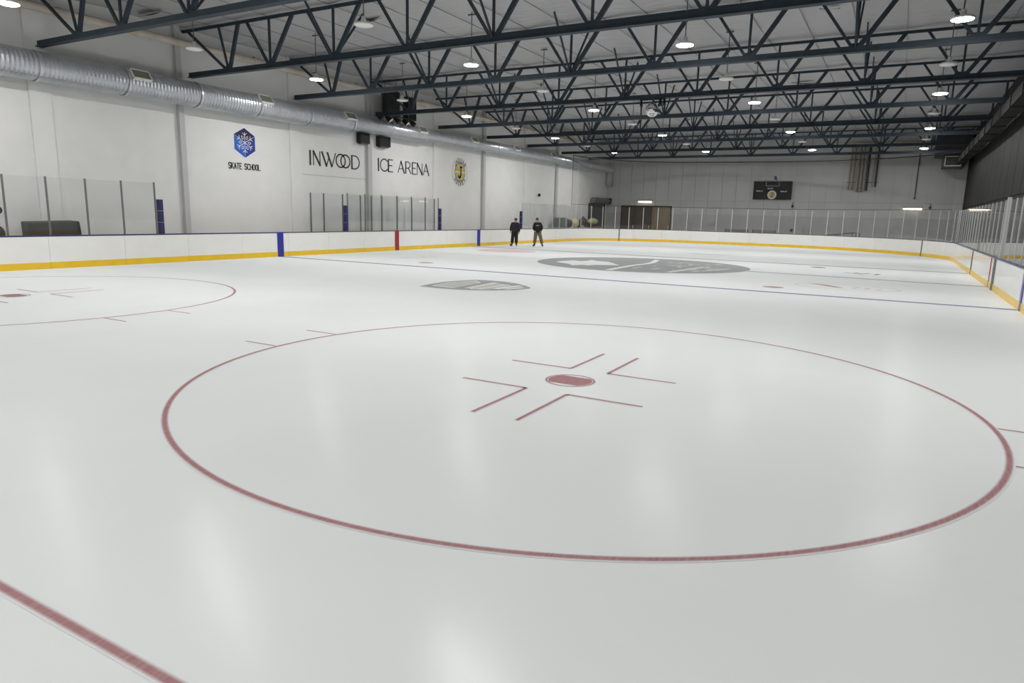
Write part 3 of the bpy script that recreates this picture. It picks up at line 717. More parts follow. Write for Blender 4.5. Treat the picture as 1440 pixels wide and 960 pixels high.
for word, ua, ub in (('SKATE', 12.17, 12.87), ('SCHOOL', 12.99, 13.86)):
    n_ = len(word); gp = 0.042; cw = (ub - ua - gp * (n_ - 1) - 0.045) / n_
    strokes(text_lines(word, ua + .022, 3.665, cw, 0.24, gp, 0.036), LWP, 0, 0.01).build('sign_word', 'paint_black', hx)
# round club emblem
def emblem(u0, v0, r, plane, name, label, words=True):
    e = thing(name, label, 'emblem')
    plate(circ(u0, v0, r, r, 48)[:-1], plane, 0, 0.006).build('emblem_rim', 'emblem_grey', e)
    plate(circ(u0, v0, r * .965, r * .965, 48)[:-1], plane, 0.006, 0.010).build('emblem_disc', 'emblem_white', e)
    plate(circ(u0, v0, r * .67, r * .67, 40)[:-1], plane, 0.010, 0.014).build('emblem_ring', 'navy', e)
    plate(circ(u0, v0, r * .62, r * .62, 40)[:-1], plane, 0.014, 0.018).build('emblem_field', 'yellow', e)
    bl = [([(u0 - r * .6, v0), (u0 + r * .6, v0)], r * .07)]
    for a in (60, 120, 240, 300): bl.append(([(u0 + r * .3 * math.cos(R(a)), v0 + r * .3 * math.sin(R(a))), (u0 + r * .6 * math.cos(R(a)), v0 + r * .6 * math.sin(R(a)))], r * .05))
    strokes(bl, plane, 0.018, 0.021).build('emblem_spokes', 'emblem_white', e)
    jl = [([(u0 - r * .02, v0 + r * .36), (u0 + r * .26, v0 + r * .36)], r * .12), ([(u0 + r * .10, v0 + r * .36), (u0 + r * .10, v0 - r * .22), (u0 + r * .02, v0 - r * .36), (u0 - r * .14, v0 - r * .38), (u0 - r * .22, v0 - r * .26)], r * .17)]
    strokes([(p, w + r * .06) for p, w in jl], plane, 0.021, 0.023).build('emblem_outline', 'emblem_white', e)
    strokes(jl, plane, 0.023, 0.027).build('emblem_letter', 'navy', e)
    if words:
        ln = []; lb = []
        for i, c in enumerate('JAGUAR'):
            a = R(140 - i * 20); rr = r * .81
            for s in G[c]:
                ln.append(([(u0 + math.cos(a) * (rr + (b - .5) * r * .22) + math.sin(a) * (q - .5) * r * .15, v0 + math.sin(a) * (rr + (b - .5) * r * .22) - math.cos(a) * (q - .5) * r * .15) for q, b in s], r * .05))
        for i, c in enumerate('HOCKEY'):
            a = R(222 + i * 19); rr = r * .81
            for s in G[c]:
                lb.append(([(u0 + math.cos(a) * (rr - (b - .5) * r * .22) - math.sin(a) * (q - .5) * r * .15, v0 + math.sin(a) * (rr - (b - .5) * r * .22) + math.cos(a) * (q - .5) * r * .15) for q, b in s], r * .05))
        strokes(ln, plane, 0.010, 0.014).build('emblem_word', 'paint_black', e)
        strokes(lb, plane, 0.010, 0.014).build('emblem_word', 'paint_black', e)
    return e
emblem(29.7, 4.6, 0.89, LWP, 'club_emblem', 'round yellow and navy hockey club emblem painted on the white wall')

# ---------------------------------------------------------------- loudspeakers and stage lights by the grey column
def speaker(y0, y1, za, zb, x0, x1, label, name='loudspeaker'):
    s = thing(name, label, 'speaker')
    MB().box(x0, x1, y0, y1, za, zb).build('cabinet', 'black', s)
    MB().box(x1, x1 + 0.015, y0 + .05, y1 - .05, za + .05, zb - .05).build('grille', 'black_gloss', s)
    MB().box(x0, x1 - 0.05, y0 + .1, y1 - .1, za - 0.05, za).build('bracket', 'rod', s)
    if zb > 8:
        for yy in (y0 + .1, y1 - .1): MB().tube([((x0 + x1) / 2, yy, zb), ((x0 + x1) / 2, yy, CEIL - .04)], .012, 6).build('suspension_rod', 'rod', s)
    return s
speaker(20.08, 20.78, 5.47, 5.99, WL + 0.01, WL + 0.32, 'small black loudspeaker on the wall above the six-letter word')
speaker(21.6, 22.45, 5.45, 5.98, WL + 0.01, WL + 0.32, 'small black loudspeaker on the wall above the words ICE ARENA')
speaker(21.45, 22.55, 7.0, 8.3, WL + 0.54, WL + 0.89, 'large black speaker cabinet hung high above the duct, the wider one', 'speaker_cabinet')
speaker(23.25, 24.0, 7.0, 8.2, WL + 0.54, WL + 0.89, 'narrower large black speaker cabinet hung high above the duct', 'speaker_cabinet')
sb = thing('stage_light_bar', 'black bar of stage spotlights clamped above the duct', 'stage lights')
MB().tube([(-20.55, 20.4, 6.98), (-20.55, 23.6, 6.98)], 0.03, 8).build('bar', 'black', sb)
for i, y in enumerate((20.6, 21.3, 22.0, 22.7, 23.3)):
    zz = 6.80 - 0.02 * (i % 2)
    c = MB().tube([(-20.63, y, zz + 0.1), (-20.46, y + .03, zz - .02), (-20.35, y + .05, zz - .1)], [0.08, 0.13, 0.15], 12).build('spot_head', 'black', sb)
    MB().tube([(-20.345, y + .05, zz - .105), (-20.34, y + .052, zz - .11)], 0.13, 12).build('spot_lens', 'emblem_white' if i in (1, 3) else 'black_gloss', c)
    MB().box(-20.58, -20.52, y - .02, y + .02, zz + .05, 7.0).build('clamp', 'black', sb)
for y in (20.9, 23.1): MB().tube([(-20.55, y, 6.98), (-20.55, y, CEIL - .03)], 0.012, 6).build('suspension_rod', 'rod', sb)
# mirror ball under a truss
db = thing('mirror_ball', 'mirrored disco ball hanging under the roof truss', 'mirror ball', (-6.24, TRUSS_Y[3], 6.5))
mb = MB(); n, m_ = 28, 16; rr = 0.29
for i in range(m_):
    t0, t1 = math.pi * (i + .06) / m_, math.pi * (i + .94) / m_
    for k in range(n):
        a0, a1 = 2 * math.pi * (k + .05) / n, 2 * math.pi * (k + .95) / n
        j = random.uniform(-.006, .006)
        P = lambda t, a: ((rr + j) * math.sin(t) * math.cos(a), (rr - j) * math.sin(t) * math.sin(a), (rr + j) * math.cos(t))
        mb.add([P(t0, a0), P(t1, a0), P(t1, a1), P(t0, a1)], [(0, 1, 2, 3)])
o = mb.build('mirror_tiles', 'mirror', db); o['kind'] = 'stuff'
MB().sphere((0, 0, 0), .283, .283, .283, 20, 12).build('ball_core', 'alu_dark', db)
MB().tube([(0, 0, .28), (0, 0, .44)], 0.02, 8).build('motor_stem', 'black', db)
MB().box(-.55, .55, -.05, .05, .40, .435).build('hanger_bar', 'black', db)
for x in (-.5, .32, .5):
    MB().tube([(x, 0, .41), (x + .03, -.08, .25), (x + .06, -.13, .16)], [.04, .06, .07], 10).build('pin_spot', 'black', db)

# ---------------------------------------------------------------- far end wall fittings
FWP = lambda u, v, d: (u, WF - 0.04 - d, v)
sc = thing('scoreboard', 'black scoreboard with a round emblem on the grey end wall', 'scoreboard')
MB().box(-8.02, -4.92, WF - 0.24, WF - 0.036, 3.80, 5.31).build('cabinet', 'black_gloss', sc)
SP = lambda u, v, d: (u, WF - 0.242 - d, v)
strokes([([(-7.0, 5.27), (-7.0, 4.93), (-5.95, 4.93), (-5.95, 5.27)], .035)], SP, 0, 0.01).build('clock_frame', 'emblem_grey', sc)
strokes(text_lines('PERIOD', -6.86, 4.66, .055, .10, .022, .02), SP, 0, .006).build('period_caption', 'emblem_white', sc)
strokes(text_lines('PENALTY', -7.76, 4.46, .055, .085, .022, .022), SP, 0, .006).build('penalty_caption', 'emblem_white', sc)
strokes(text_lines('PENALTY', -5.80, 4.43, .055, .085, .022, .022), SP, 0, .006).build('penalty_caption', 'emblem_white', sc)
em = emblem(-6.47, 4.19, 0.37, SP, 'round_emblem', 'x', words=False)
for kx in ('label', 'category'): del em[kx]
em.parent = sc
# flatten: the emblem's pieces become parts of the scoreboard
for ch in list(em.children): ch.parent = sc
bpy.data.objects.remove(em)
bc = thing('beacon_lamp', 'small violet goal beacon on top of the scoreboard', 'beacon')
MB().lathe([(0, .0), (.12, 0), (.12, .1), (0, .1)], 14, (-6.32, WF - .15, 5.33)).build('base', 'emblem_white', bc)
MB().lathe([(.1, .1), (.11, .3), (.06, .42), (0, .44)], 14, (-6.32, WF - .15, 5.33)).build('dome', 'violet', bc, smooth=True)
def wall_lamp(x0, x1, z0, z1, label):
    l = thing('wall_lamp', label, 'wall lamp')
    MB().box(x0 - .04, x1 + .04, WF - 0.16, WF - 0.036, z1 - .03, z1 + .05).build('hood', 'alu_dark', l)
    MB().tube([(x0, WF - .12, z1 - .07), (x1, WF - .12, z1 - .07)], .035, 10).build('tube', 'tube_on', l)
    MB().box(x0, x1, WF - .07, WF - .036, z1 - .2, z1 - .03).build('back_plate', 'offwhite', l)
wall_lamp(-18.35, -17.1, 3.2, 3.55, 'lit strip lamp on the end wall above the brown doors')
wall_lamp(3.45, 4.7, 3.0, 3.27, 'lit strip lamp on the grey end wall near the dark corner')
# brown doors
d1 = MB().box(-20.05, -15.15, WF - .12, WF - .036, 0, 3.12).build('door_1', 'black'); tag(d1, 'wide brown wooden double door in the end wall', 'door', kind='structure')
for x0, x1, m_ in ((-19.95, -18.62, 'wood_dark'), (-18.56, -17.05, 'wood_dark'), (-16.98, -15.25, 'wood')):
    lf = MB().box(x0, x1, WF - .17, WF - .12, 0.02, 3.0).build('door_leaf', m_, d1)
    MB().box(x1 - .16, x1 - .12, WF - .22, WF - .17, 1.0, 1.3).build('door_handle', 'alu', lf)
# roll-up shutter at the corner of the lettered wall
d2 = MB().box(WL, WL + .05, 50.75, 54.3, -0.03, 3.2).build('door_2', 'gap'); tag(d2, 'dark roll-up shutter doorway in the white wall corner', 'door', kind='structure')
sl = MB().box(WL + .05, WL + .08, 50.85, 54.2, 0, .17).mesh('shutter_slat', 'shutter')
for i in range(17): link('shutter_slat', sl, d2, (0, 0, i * .185))
MB().tube([(WL + .32, 51.0, 3.47), (WL + .32, 54.55, 3.47)], 0.26, 18).build('shutter_drum', 'alu_dark', d2)
MB().box(WL + .02, WL + .62, 54.55, 54.9, 3.2, 3.75).build('drum_motor', 'black', d2)
MB().box(WL + .05, WL + .16, 54.2, 54.36, 0, 3.2).build('guide_rail', 'black', d2)
# pipes hanging on the end wall
pp = thing('pipe_bank', 'bank of khaki and brown vertical pipes on the grey end wall', 'pipes')
for x, zb, r, m_ in ((-.62, 4.63, .05, 'rust'), (-.36, 4.6, .06, 'rust'), (-.06, 4.62, .09, 'khaki'), (.2, 4.66, .10, 'khaki'), (.46, 4.62, .09, 'khaki'), (.68, 4.55, .06, 'duct_dark'), (1.06, 4.86, .045, 'khaki'), (1.28, 4.86, .05, 'duct_dark')):
    MB().tube([(x, WF - .2, zb), (x, WF - .2, 8.1)], r, 12).build('pipe', m_, pp)
for xa, xb in ((-.06, .2), (.2, .46)):
    MB().tube([((xa + xb) / 2 + (xb - xa) / 2 * math.cos(a), WF - .2, 4.64 + .16 * math.sin(a)) for a in [math.pi + math.pi * k / 8 for k in range(9)]], .05, 10).build('pipe_bend', 'khaki', pp)
MB().tube([(-1.0, WF - .35, 8.15), (6.4, WF - .35, 8.15)], .14, 12).build('header_pipe', 'cream', pp)
for z in (5.2, 7.0): MB().box(-.8, 1.45, WF - .12, WF - .04, z, z + .05).build('pipe_clamp', 'rod', pp)
tag(MB().tube([(4.12, WF - .12, 4.0), (4.12, WF - .12, 8.0)], .045, 10).tube([(4.12, WF - .12, 3.95), (4.12, WF - .12, 4.05)], .075, 10).build('drain_pipe', 'rod'), 'single dark pipe hanging on the end wall over the strip lamp', 'pipe')
for x, z, lb in ((-4.75, 3.25, 'small dark junction box on the end wall below the scoreboard'), (5.25, 3.3, 'small dark junction box beside the end wall strip lamp')):
    tag(MB().box(x - .08, x + .08, WF - .16, WF - .036, z - .09, z + .09).box(x - .02, x + .02, WF - .1, WF - .036, z + .09, z + .32).build('junction_box', 'black'), lb, 'junction box')
# air unit and duct in the dark corner
hv = thing('air_unit', 'dark hanging air handler with a white framed grille in the corner', 'air unit')
MB().box(5.05, 7.0, 52.3, 54.6, 6.95, 8.6).build('unit_body', 'hvac', hv)
for x in (5.2, 6.85):
    for y in (52.5, 54.4): MB().tube([(x, y, 8.6), (x, y, CEIL + .03)], .015, 6).build('suspension_rod', 'rod', hv)
MB().box(5.6, 6.95, 51.9, 54.6, 6.15, 6.95).build('plenum', 'hvac', hv)
mb = MB()
for a in ((5.68, 6.72, 6.2, 6.25), (5.68, 6.72, 6.85, 6.9), (5.68, 5.73, 6.2, 6.9), (6.67, 6.72, 6.2, 6.9)): mb.box(a[0], a[1], 51.86, 51.9, a[2], a[3])
gr = mb.build('grille_frame', 'offwhite', hv)
for x in (5.98, 6.33): MB().box(x, x + .03, 51.87, 51.9, 6.22, 6.88).build('grille_bar', 'duct_dark', gr)
for z in (6.38, 6.55, 6.72): MB().box(5.72, 6.7, 51.88, 51.9, z, z + .02).build('grille_bar', 'duct_dark', gr)
rd = thing('rectangular_duct', 'dull grey square duct running along the dark side wall', 'duct')
y = WB + 1
while y < 51.5:
    y1 = min(y + 3.0, 51.7)
    MB().box(6.45, 6.95, y, y1 - .02, 6.35, 6.78).build('duct_section', 'duct_dark', rd)
    MB().box(6.42, 6.98, y1 - .05, y1, 6.32, 6.81).build('duct_flange', 'duct_dark', rd)
    y = y1
# protective netting above the far glass
def net_mat():
    m = bpy.data.materials.new('fine_netting'); m.use_nodes = True; nt = m.node_tree; nt.nodes.clear()
    o = nt.nodes.new('ShaderNodeOutputMaterial'); t = nt.nodes.new('ShaderNodeBsdfTransparent'); d = nt.nodes.new('ShaderNodeBsdfDiffuse')
    d.inputs[0].default_value = (0.10, 0.10, 0.10, 1); x = nt.nodes.new('ShaderNodeMixShader'); x.inputs[0].default_value = 0.10
    nt.links.new(t.outputs[0], x.inputs[1]); nt.links.new(d.outputs[0], x.inputs[2]); nt.links.new(x.outputs[0], o.inputs[0]); return m
M['net'] = net_mat()
nt_ = thing('safety_net', 'fine dark safety net hung from a sagging rope above the end glass', 'netting')
topr, botr = [], []
sa, sb_ = S_LEFT(43.2), s_near((5.9, 41.0))
for k in range(41):
    u = k / 40; P, dd, nn = at_s(sa + (sb_ - sa) * u); X, Y = P.x + nn.x * .16, P.y + nn.y * .16
    topr.append((X, Y, 6.75 - 0.15 * math.sin(math.pi * u) - 0.5 * u ** 3)); botr.append((X, Y, 2.93 + .015 * math.sin(9 * u)))
mb = MB(); mb.add(topr + botr, [(i, i + 1, 42 + i, 41 + i) for i in range(40)])
o = mb.build('net_mesh', 'net', nt_); o['kind'] = 'stuff'
MB().tube(topr, .04, 6).build('top_rope', 'black', nt_)
MB().tube(botr, .016, 6).build('bottom_rope', 'black', nt_)
MB().tube([topr[0], botr[0]], .018, 6).build('side_rope', 'black', nt_)

# ---------------------------------------------------------------- things behind the boards
gm = tag(MB().add([(-20.55, 3.85, 0), (-20.55, 5.5, 0), (-20.55, 5.35, 1.46), (-20.55, 3.8, 1.42), (-21.1, 3.85, 0), (-21.1, 5.5, 0), (-21.1, 5.35, 1.48), (-21.1, 3.8, 1.44)],
    [(0, 1, 2, 3), (4, 7, 6, 5), (0, 4, 5, 1), (1, 5, 6, 2), (2, 6, 7, 3), (3, 7, 4, 0)]).build('folded_mat', 'mat_green'), 'dark green vinyl folded mat standing behind the side glass', 'mat')
bv = gm.modifiers.new('bevel', 'BEVEL'); bv.width = .05; bv.segments = 3
bag = thing('equipment_bag', 'black upright equipment bag on a stand behind the side glass', 'bag', (-20.85, 2.99, 0))
MB().sphere((0, 0, 1.05), .18, .25, .28, 14, 10).build('bag_body', 'cloth_black', bag, smooth=True)
MB().sphere((0, .06, 1.78), .14, .17, .14, 14, 10).build('bag_top', 'cloth_black', bag, smooth=True)
MB().tube([(0, 0, -.03), (0, 0, 1.75)], .03, 8).build('stand', 'black', bag)
# padded play pieces at the far corner
def cushion(name, label, sx, sy, sz, loc, m_, cat='cushion', arch=False):
    mb = MB()
    if arch:
        pts_ = [(0, sy * (k / 10 - .5), sz * (1 - abs(2 * k / 10 - 1) ** 1.4) * .75) for k in range(11)]
        mb.tube(pts_, [.18 + .10 * (1 - abs(2 * k / 10 - 1)) for k in range(11)], 12)
    else: mb.sphere((0, 0, 0), sx, sy, sz, 18, 12)
    o = mb.build(name, m_, smooth=True); o.location = loc
    return tag(o, label, cat)
tb = thing('side_table', 'low white trestle table behind the far corner glass', 'table', (-20.95, 47.2, 0))
MB().box(-.4, .4, -4.6, 4.6, .94, 1.0).build('table_top', 'white_box', tb)
for y in (-4.3, 0, 4.3):
    for x in (-.32, .32): MB().box(x - .025, x + .025, y - .025, y + .025, -.03, .94).build('leg', 'alu', tb)
gb = tag(MB().box(-21.25, -20.7, 42.9, 44.5, 1.0, 1.85).build('fabric_bin', 'greyfab'), 'square grey fabric bin on the trestle table', 'bin')
bv = gb.modifiers.new('bevel', 'BEVEL'); bv.width = .08; bv.segments = 3
cushion('foam_bolster', 'dark maroon foam bolster next to the grey fabric bin', .28, .62, .36, (-20.95, 45.15, 1.37), 'maroon')
cushion('foam_wedge', 'pale yellow foam mound between the maroon pieces', .28, .62, .40, (-20.95, 46.45, 1.41), 'paleyellow')
pk = tag(MB().tube([(-20.95, 47.15, 1.14), (-20.95, 47.6, 1.28), (-20.95, 48.0, 1.62), (-20.95, 48.2, 1.98), (-20.95, 48.4, 1.62), (-20.95, 48.8, 1.26), (-20.95, 49.25, 1.14)], [.12, .2, .26, .04, .26, .2, .12], 12).build('foam_peak', 'maroon', smooth=True), 'maroon peaked foam piece with a pointed top', 'cushion')
cushion('foam_slab', 'flat maroon foam slab under the pale yellow rounded tube', .3, 1.05, .13, (-20.95, 50.4, 1.135), 'maroon')
cushion('foam_tube', 'pale yellow rounded foam tube beside the shutter doorway', .28, 1.0, .30, (-20.95, 50.4, 1.565), 'paleyellow')
# benches and railing along the end wall
def bench(x0, x1, label):
    b = thing('bench', label, 'bench', (0, 53.6, 0), group='benches by the end wall')
    MB().box(x0, x1, -.2, .25, .45, .5).build('seat', 'bench_grey', b)
    MB().box(x0, x1, .22, .26, .72, 1.22).build('backrest', 'bench_grey', b)
    for x in (x0 + .02, x1 - .08):
        MB().box(x, x + .06, .2, .26, -.03, 1.25).build('leg', 'rail_dark', b); MB().box(x, x + .06, -.18, -.12, -.03, .45).build('leg', 'rail_dark', b)
bench(-9.9, -7.95, 'grey bench with backrest by the end wall, nearer the brown doors')
bench(-7.6, -5.72, 'grey bench with backrest by the end wall, under the scoreboard')
rl = thing('handrail', 'dark sloping ramp handrail in front of the end wall', 'railing')
MB().tube([(-2.7, 53.4, .85), (.1, 53.4, 1.2), (.65, 53.4, 1.2), (.68, 53.4, -.03)], .035, 8).build('top_rail', 'rail_dark', rl)
MB().tube([(-2.7, 53.4, .55), (.3, 53.4, .9)], .025, 8).build('lower_rail', 'rail_dark', rl)
for x in (-2.7, -1.0, .15, .42): MB().tube([(x, 53.4, -.03), (x, 53.4, .85 + .12 * (x + 2.7))], .028, 8).build('baluster', 'rail_dark', rl)
tag(MB().box(-4.75, -4.55, WF - .2, WF - .036, 1.15, 1.35).box(-4.7, -4.6, WF - .25, WF - .2, 1.2, 1.3).build('outlet_box', 'rail_dark'), 'dark outlet box low on the end wall between bench and handrail', 'outlet box')
cm = thing('dome_camera', 'small black dome camera on the white wall past the club emblem', 'camera', (WL, 40.6, 3.55))
MB().tube([(0, 0, .06), (.12, 0, .06)], .09, 12).build('mount', 'white_box', cm)
MB().sphere((.16, 0, 0), .12, .12, .12, 14, 10).build('dome', 'black_gloss', cm, smooth=True)

# ---------------------------------------------------------------- the two skaters
def skin_mesh(name, nodes, edges, mats, root=0, sub=2, extra=None):
    """grow one continuous surface from a skeleton: nodes = [(xyz, rx, ry)]"""
    me = bpy.data.meshes.new(name + '_skeleton'); me.from_pydata([n[0] for n in nodes], edges, []); me.update()
    o = bpy.data.objects.new(name + '_skeleton', me); col.objects.link(o)
    o.modifiers.new('skin', 'SKIN'); 
    if not me.skin_vertices:
        bm = bmesh.new(); bm.from_mesh(me); bm.verts.layers.skin.verify(); bm.to_mesh(me); bm.free()
    for i, v in enumerate(me.skin_vertices[0].data):
        v.radius = (nodes[i][1], nodes[i][2]); v.use_root = (i == root)
    o.modifiers['skin'].use_smooth_shade = True
    ss = o.modifiers.new('sub', 'SUBSURF'); ss.levels = sub; ss.render_levels = sub
    dg = bpy.context.evaluated_depsgraph_get(); dg.update()
    out = bpy.data.meshes.new_from_object(o.evaluated_get(dg)); out.name = name
    bpy.data.objects.remove(o); bpy.data.meshes.remove(me)
    out.materials.clear()
    for m_ in mats: out.materials.append(M[m_])
    for p in out.polygons: p.use_smooth = True; p.material_index = 0
    if extra:
        bm = bmesh.new(); bm.from_mesh(out)
        for mb, mi in extra:
            t_ = mb.mesh('tmp', [mats[0]]); n0 = len(bm.faces); bm.from_mesh(t_); bm.faces.ensure_lookup_table()
            for f_ in bm.faces[n0:]: f_.material_index = mi; f_.smooth = True
            bpy.data.meshes.remove(t_)
        bm.to_mesh(out); bm.free()
    return out
def person(label, loc, rz, pose, look):
    """front is local -Y; pose gives joint positions"""
    p = thing('person', label, 'person', loc, rz)
    J = pose
    V_ = lambda k: J[k]
    nodes, edges, idx = [], [], {}
    def nd(k, pos, rx, ry=None, link_to=None):
        nodes.append((tuple(pos), rx, ry or rx)); idx[k] = len(nodes) - 1
        if link_to is not None: edges.append((idx[link_to], idx[k]))
    L3 = lambda a, b, t: tuple(a[i] + (b[i] - a[i]) * t for i in range(3))
    nd('pelvis', V_('pelvis'), .13, .105)
    nd('waist', L3(V_('pelvis'), V_('chest'), .5), .125, .095, 'pelvis'); nd('chest', V_('chest'), .155, .11, 'waist')
    nd('neck', V_('neck'), .058, .058, 'chest')
    h = V_('head'); nk = V_('neck')
    nd('jaw', L3(nk, h, .55), .062, .078, 'neck'); nd('skull', h, .078, .095, 'jaw'); nd('crown', (h[0], h[1] + .01, h[2] + .075), .062, .075, 'skull')
    nd('nose', (h[0] + J['face'][0] * .105, h[1] + J['face'][1] * .105, h[2] - .02), .013, .016, 'skull')
    for s in 'lr':
        nd('sh' + s, V_('sh' + s), .062, .062, 'chest'); nd('el' + s, V_('el' + s), .043, .043, 'sh' + s); nd('wr' + s, V_('wr' + s), .028, .026, 'el' + s)
        w, hd = Vector(V_('wr' + s)), Vector(V_('ha' + s)); d = (hd - w).normalized()
        nd('pa' + s, w + d * .06, .036, .018, 'wr' + s)
        side = Vector(J['palm' + s]).normalized(); curl = Vector(J['curl' + s]).normalized()
        for q, (off, ln) in enumerate(((-.03, .07), (-.01, .08), (.01, .075), (.03, .06))):
            b0 = w + d * .095 + side * off; k1 = b0 + d * ln * .5 + curl * .008; k2 = k1 + d * ln * .35 + curl * .03
            nd('f%d%s' % (q, s), b0, .0095, .0095, 'pa' + s); nd('g%d%s' % (q, s), k1, .009, .009, 'f%d%s' % (q, s)); nd('t%d%s' % (q, s), k2, .008, .008, 'g%d%s' % (q, s))
        tb_ = w + d * .045 - side * .035; nd('th' + s, tb_, .011, .011, 'pa' + s); nd('ti' + s, tb_ + d * .045 - side * .025 + curl * .02, .009, .009, 'th' + s)
        nd('hi' + s, V_('hi' + s), .088, .088, 'pelvis'); nd('kn' + s, V_('kn' + s), .058, .058, 'hi' + s); nd('an' + s, V_('an' + s), .04, .04, 'kn' + s)
        f_ = Vector(J['foot' + s]).normalized(); a = Vector(V_('an' + s)); nd('to' + s, a + f_ * .14 + Vector((0, 0, -.045)), .036, .028, 'an' + s)
    fx, fy = J['face']; sx_, sy_ = -fy, fx
    ex = []
    for s in (-1, 1):
        ex.append((MB().sphere((h[0] + fx * .088 + sx_ * s * .032, h[1] + fy * .088 + sy_ * s * .032, h[2] + .008), .012, .012, .009, 8, 6), 1))
        ex.append((MB().sphere((h[0] + sx_ * s * .082, h[1] + sy_ * s * .082, h[2] - .01), .014, .02, .03, 8, 6), 0))
    ex.append((MB().sphere((h[0] + fx * .092, h[1] + fy * .092, h[2] - .062), .022, .022, .008, 8, 6), 2))
    bme = skin_mesh('body', nodes, edges, ['skin', 'eye', 'lip', 'cloth_black'], 0, 2, ex)
    if look.get('gloves'):
        for f_ in bme.polygons:
            if any((f_.center - Vector(V_('ha' + s))).length < .17 for s in 'lr'): f_.material_index = 3
    link('body', bme, p)
    # jacket
    nodes, edges, idx = [], [], {}
    pv, ch = V_('pelvis'), V_('chest')
    nd('hem', (pv[0], pv[1], pv[2] - .13), .225, .18); nd('waist', L3(pv, ch, .4), .225, .175, 'hem'); nd('chest', ch, .235, .175, 'waist'); nd('collar', L3(ch, nk, .85), .10, .10, 'chest')
    for s in 'lr':
        nd('sh' + s, V_('sh' + s), .115, .115, 'chest'); nd('el' + s, V_('el' + s), .092, .092, 'sh' + s); nd('wr' + s, L3(V_('el' + s), V_('wr' + s), .97), .066, .066, 'el' + s)
    link('jacket', skin_mesh('jacket', nodes, edges, [look['top']], 1), p)
    nodes, edges, idx = [], [], {}
    nd('pelvis', (pv[0], pv[1], pv[2] + .05), .19, .16)
    for s in 'lr':
        nd('hi' + s, V_('hi' + s), .145, .145, 'pelvis'); nd('kn' + s, V_('kn' + s), .115, .115, 'hi' + s); nd('an' + s, L3(V_('kn' + s), V_('an' + s), .93), .105, .115, 'kn' + s)
    link('trousers', skin_mesh('trousers', nodes, edges, [look['legs']], 0), p)
    # hat or hair: a cap over the skull
    mb = MB(); n, m_ = 16, 7; vs, fs = [], []
    for i in range(m_ + 1):
        t_ = R(100) * i / m_
        for k in range(n):
            a = 2 * math.pi * k / n; back = -(math.cos(a) * fx + math.sin(a) * fy)
            drop = -.05 * max(0, back) * (i / m_) + (.03 * max(0, -back) * (i / m_))
            vs.append((h[0] - fx * .006 + .098 * math.sin(t_) * math.cos(a), h[1] - fy * .006 + .108 * math.sin(t_) * math.sin(a), h[2] + .035 + .115 * math.cos(t_) + drop))
    for i in range(m_):
        for k in range(n): fs.append((i * n + k, (i + 1) * n + k, (i + 1) * n + (k + 1) % n, i * n + (k + 1) % n))
    mb.add(vs, fs); mb.build(look['head'][0], look['head'][1], p, smooth=True)
    for s in 'lr':
        a = Vector(V_('an' + s)); f_ = Vector(J['foot' + s]).normalized()
        bt = MB().tube([a + Vector((0, 0, .10)), a + Vector((0, 0, .02)), a + f_ * .02 + Vector((0, 0, -.03)), a + f_ * .10 + Vector((0, 0, -.045)), a + f_ * .19 + Vector((0, 0, -.05))], [.06, .058, .062, .052, .034], 12).build('skate_boot', 'boot', p, smooth=True)
        zb = a.z - .09
        MB().bar(a - f_ * .09 + Vector((0, 0, -a.z + .018)), a + f_ * .2 + Vector((0, 0, -a.z + .018)), .006, .036, up=(0, 0, 1)).bar(a - f_ * .05 + Vector((0, 0, -a.z + .06)), a + f_ * .15 + Vector((0, 0, -a.z + .06)), .02, .06, up=(0, 0, 1)).build('skate_blade', 'blade', bt)
    return p
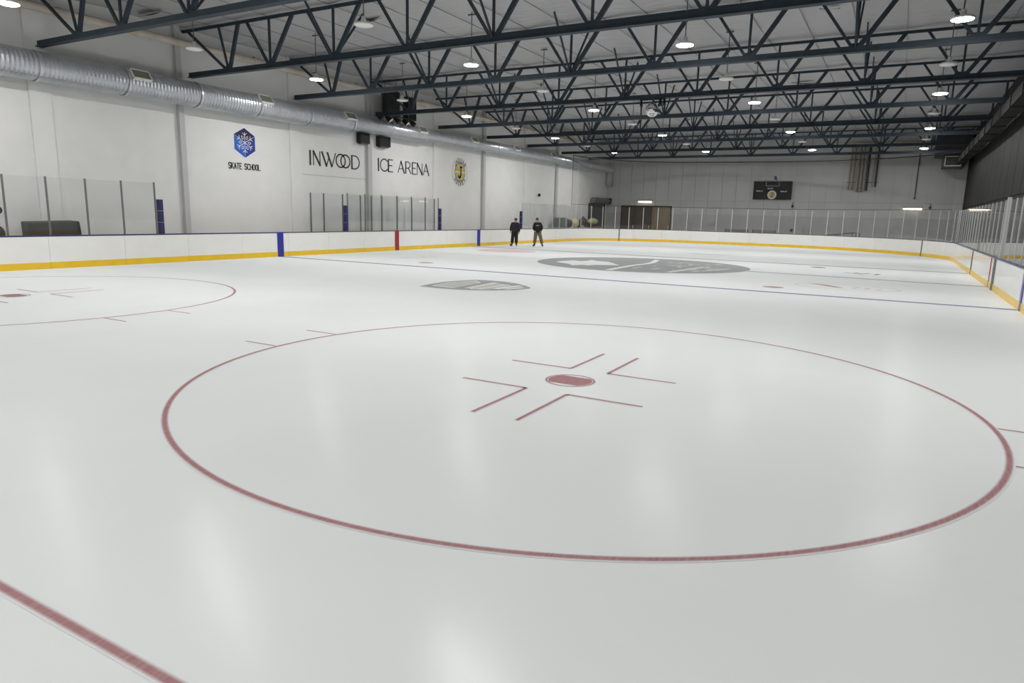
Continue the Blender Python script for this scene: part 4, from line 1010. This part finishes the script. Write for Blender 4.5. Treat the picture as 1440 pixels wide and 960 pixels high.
p1 = dict(pelvis=(0, .03, .97), chest=(.02, -.03, 1.36), neck=(.04, -.09, 1.52), head=(.07, -.14, 1.655), face=(.42, -.91),
    shl=(-.17, -.02, 1.43), ell=(-.25, .02, 1.17), wrl=(-.27, -.04, .95), hal=(-.275, -.08, .83), shr=(.20, -.05, 1.43), elr=(.28, -.04, 1.16), wrr=(.30, -.12, .92), har=(.30, -.15, .80),
    palml=(0, 1, 0), curll=(1, 0, 0), palmr=(0, 1, 0), curlr=(-1, 0, 0),
    hil=(-.09, .02, .90), knl=(-.13, -.05, .52), anl=(-.17, .0, .15), hir=(.09, .02, .90), knr=(.12, -.06, .52), anr=(.11, .02, .15), footl=(-.5, -.85, 0), footr=(.25, -.95, 0))
pc1 = person('person in dark jacket, dark trousers and maroon knit cap, leaning slightly forward', (-18.2, 31.05, 0), R(22), p1, dict(top='cloth_char', legs='cloth_black', head=('knit_cap', 'beanie'), gloves=True))
p2 = dict(pelvis=(0, .02, .99), chest=(-.02, .01, 1.39), neck=(-.03, -.02, 1.56), head=(-.05, -.05, 1.70), face=(-.2, -.98),
    shl=(-.20, 0, 1.46), ell=(-.27, .08, 1.20), wrl=(-.20, -.04, 1.02), hal=(-.13, -.09, .98), shr=(.17, 0, 1.46), elr=(.27, .08, 1.20), wrr=(.19, -.04, 1.02), har=(.12, -.09, .98),
    palml=(0, .3, 1), curll=(0, 1, 0), palmr=(0, .3, 1), curlr=(0, 1, 0),
    hil=(-.10, .01, .92), knl=(-.15, -.03, .53), anl=(-.19, .04, .15), hir=(.10, .01, .92), knr=(.22, -.06, .54), anr=(.31, .0, .15), footl=(-.45, -.88, 0), footr=(.35, -.94, 0))
pc2 = person('person in black hooded sweatshirt and khaki trousers standing with skates apart', (-16.85, 31.65, 0), R(24), p2, dict(top='cloth_black', legs='cloth_tan', head=('hair', 'hair')))
MB().box(-.11, .05, -.185, -.165, 1.33, 1.36).box(-.07, .09, -.185, -.165, 1.365, 1.39).build('chest_print', 'print', pc2)
MB().tube([(-.13, .05, 1.53), (-.03, .12, 1.545), (.08, .05, 1.53)], [.045, .065, .045], 10).build('hood', 'cloth_black', pc2, smooth=True)
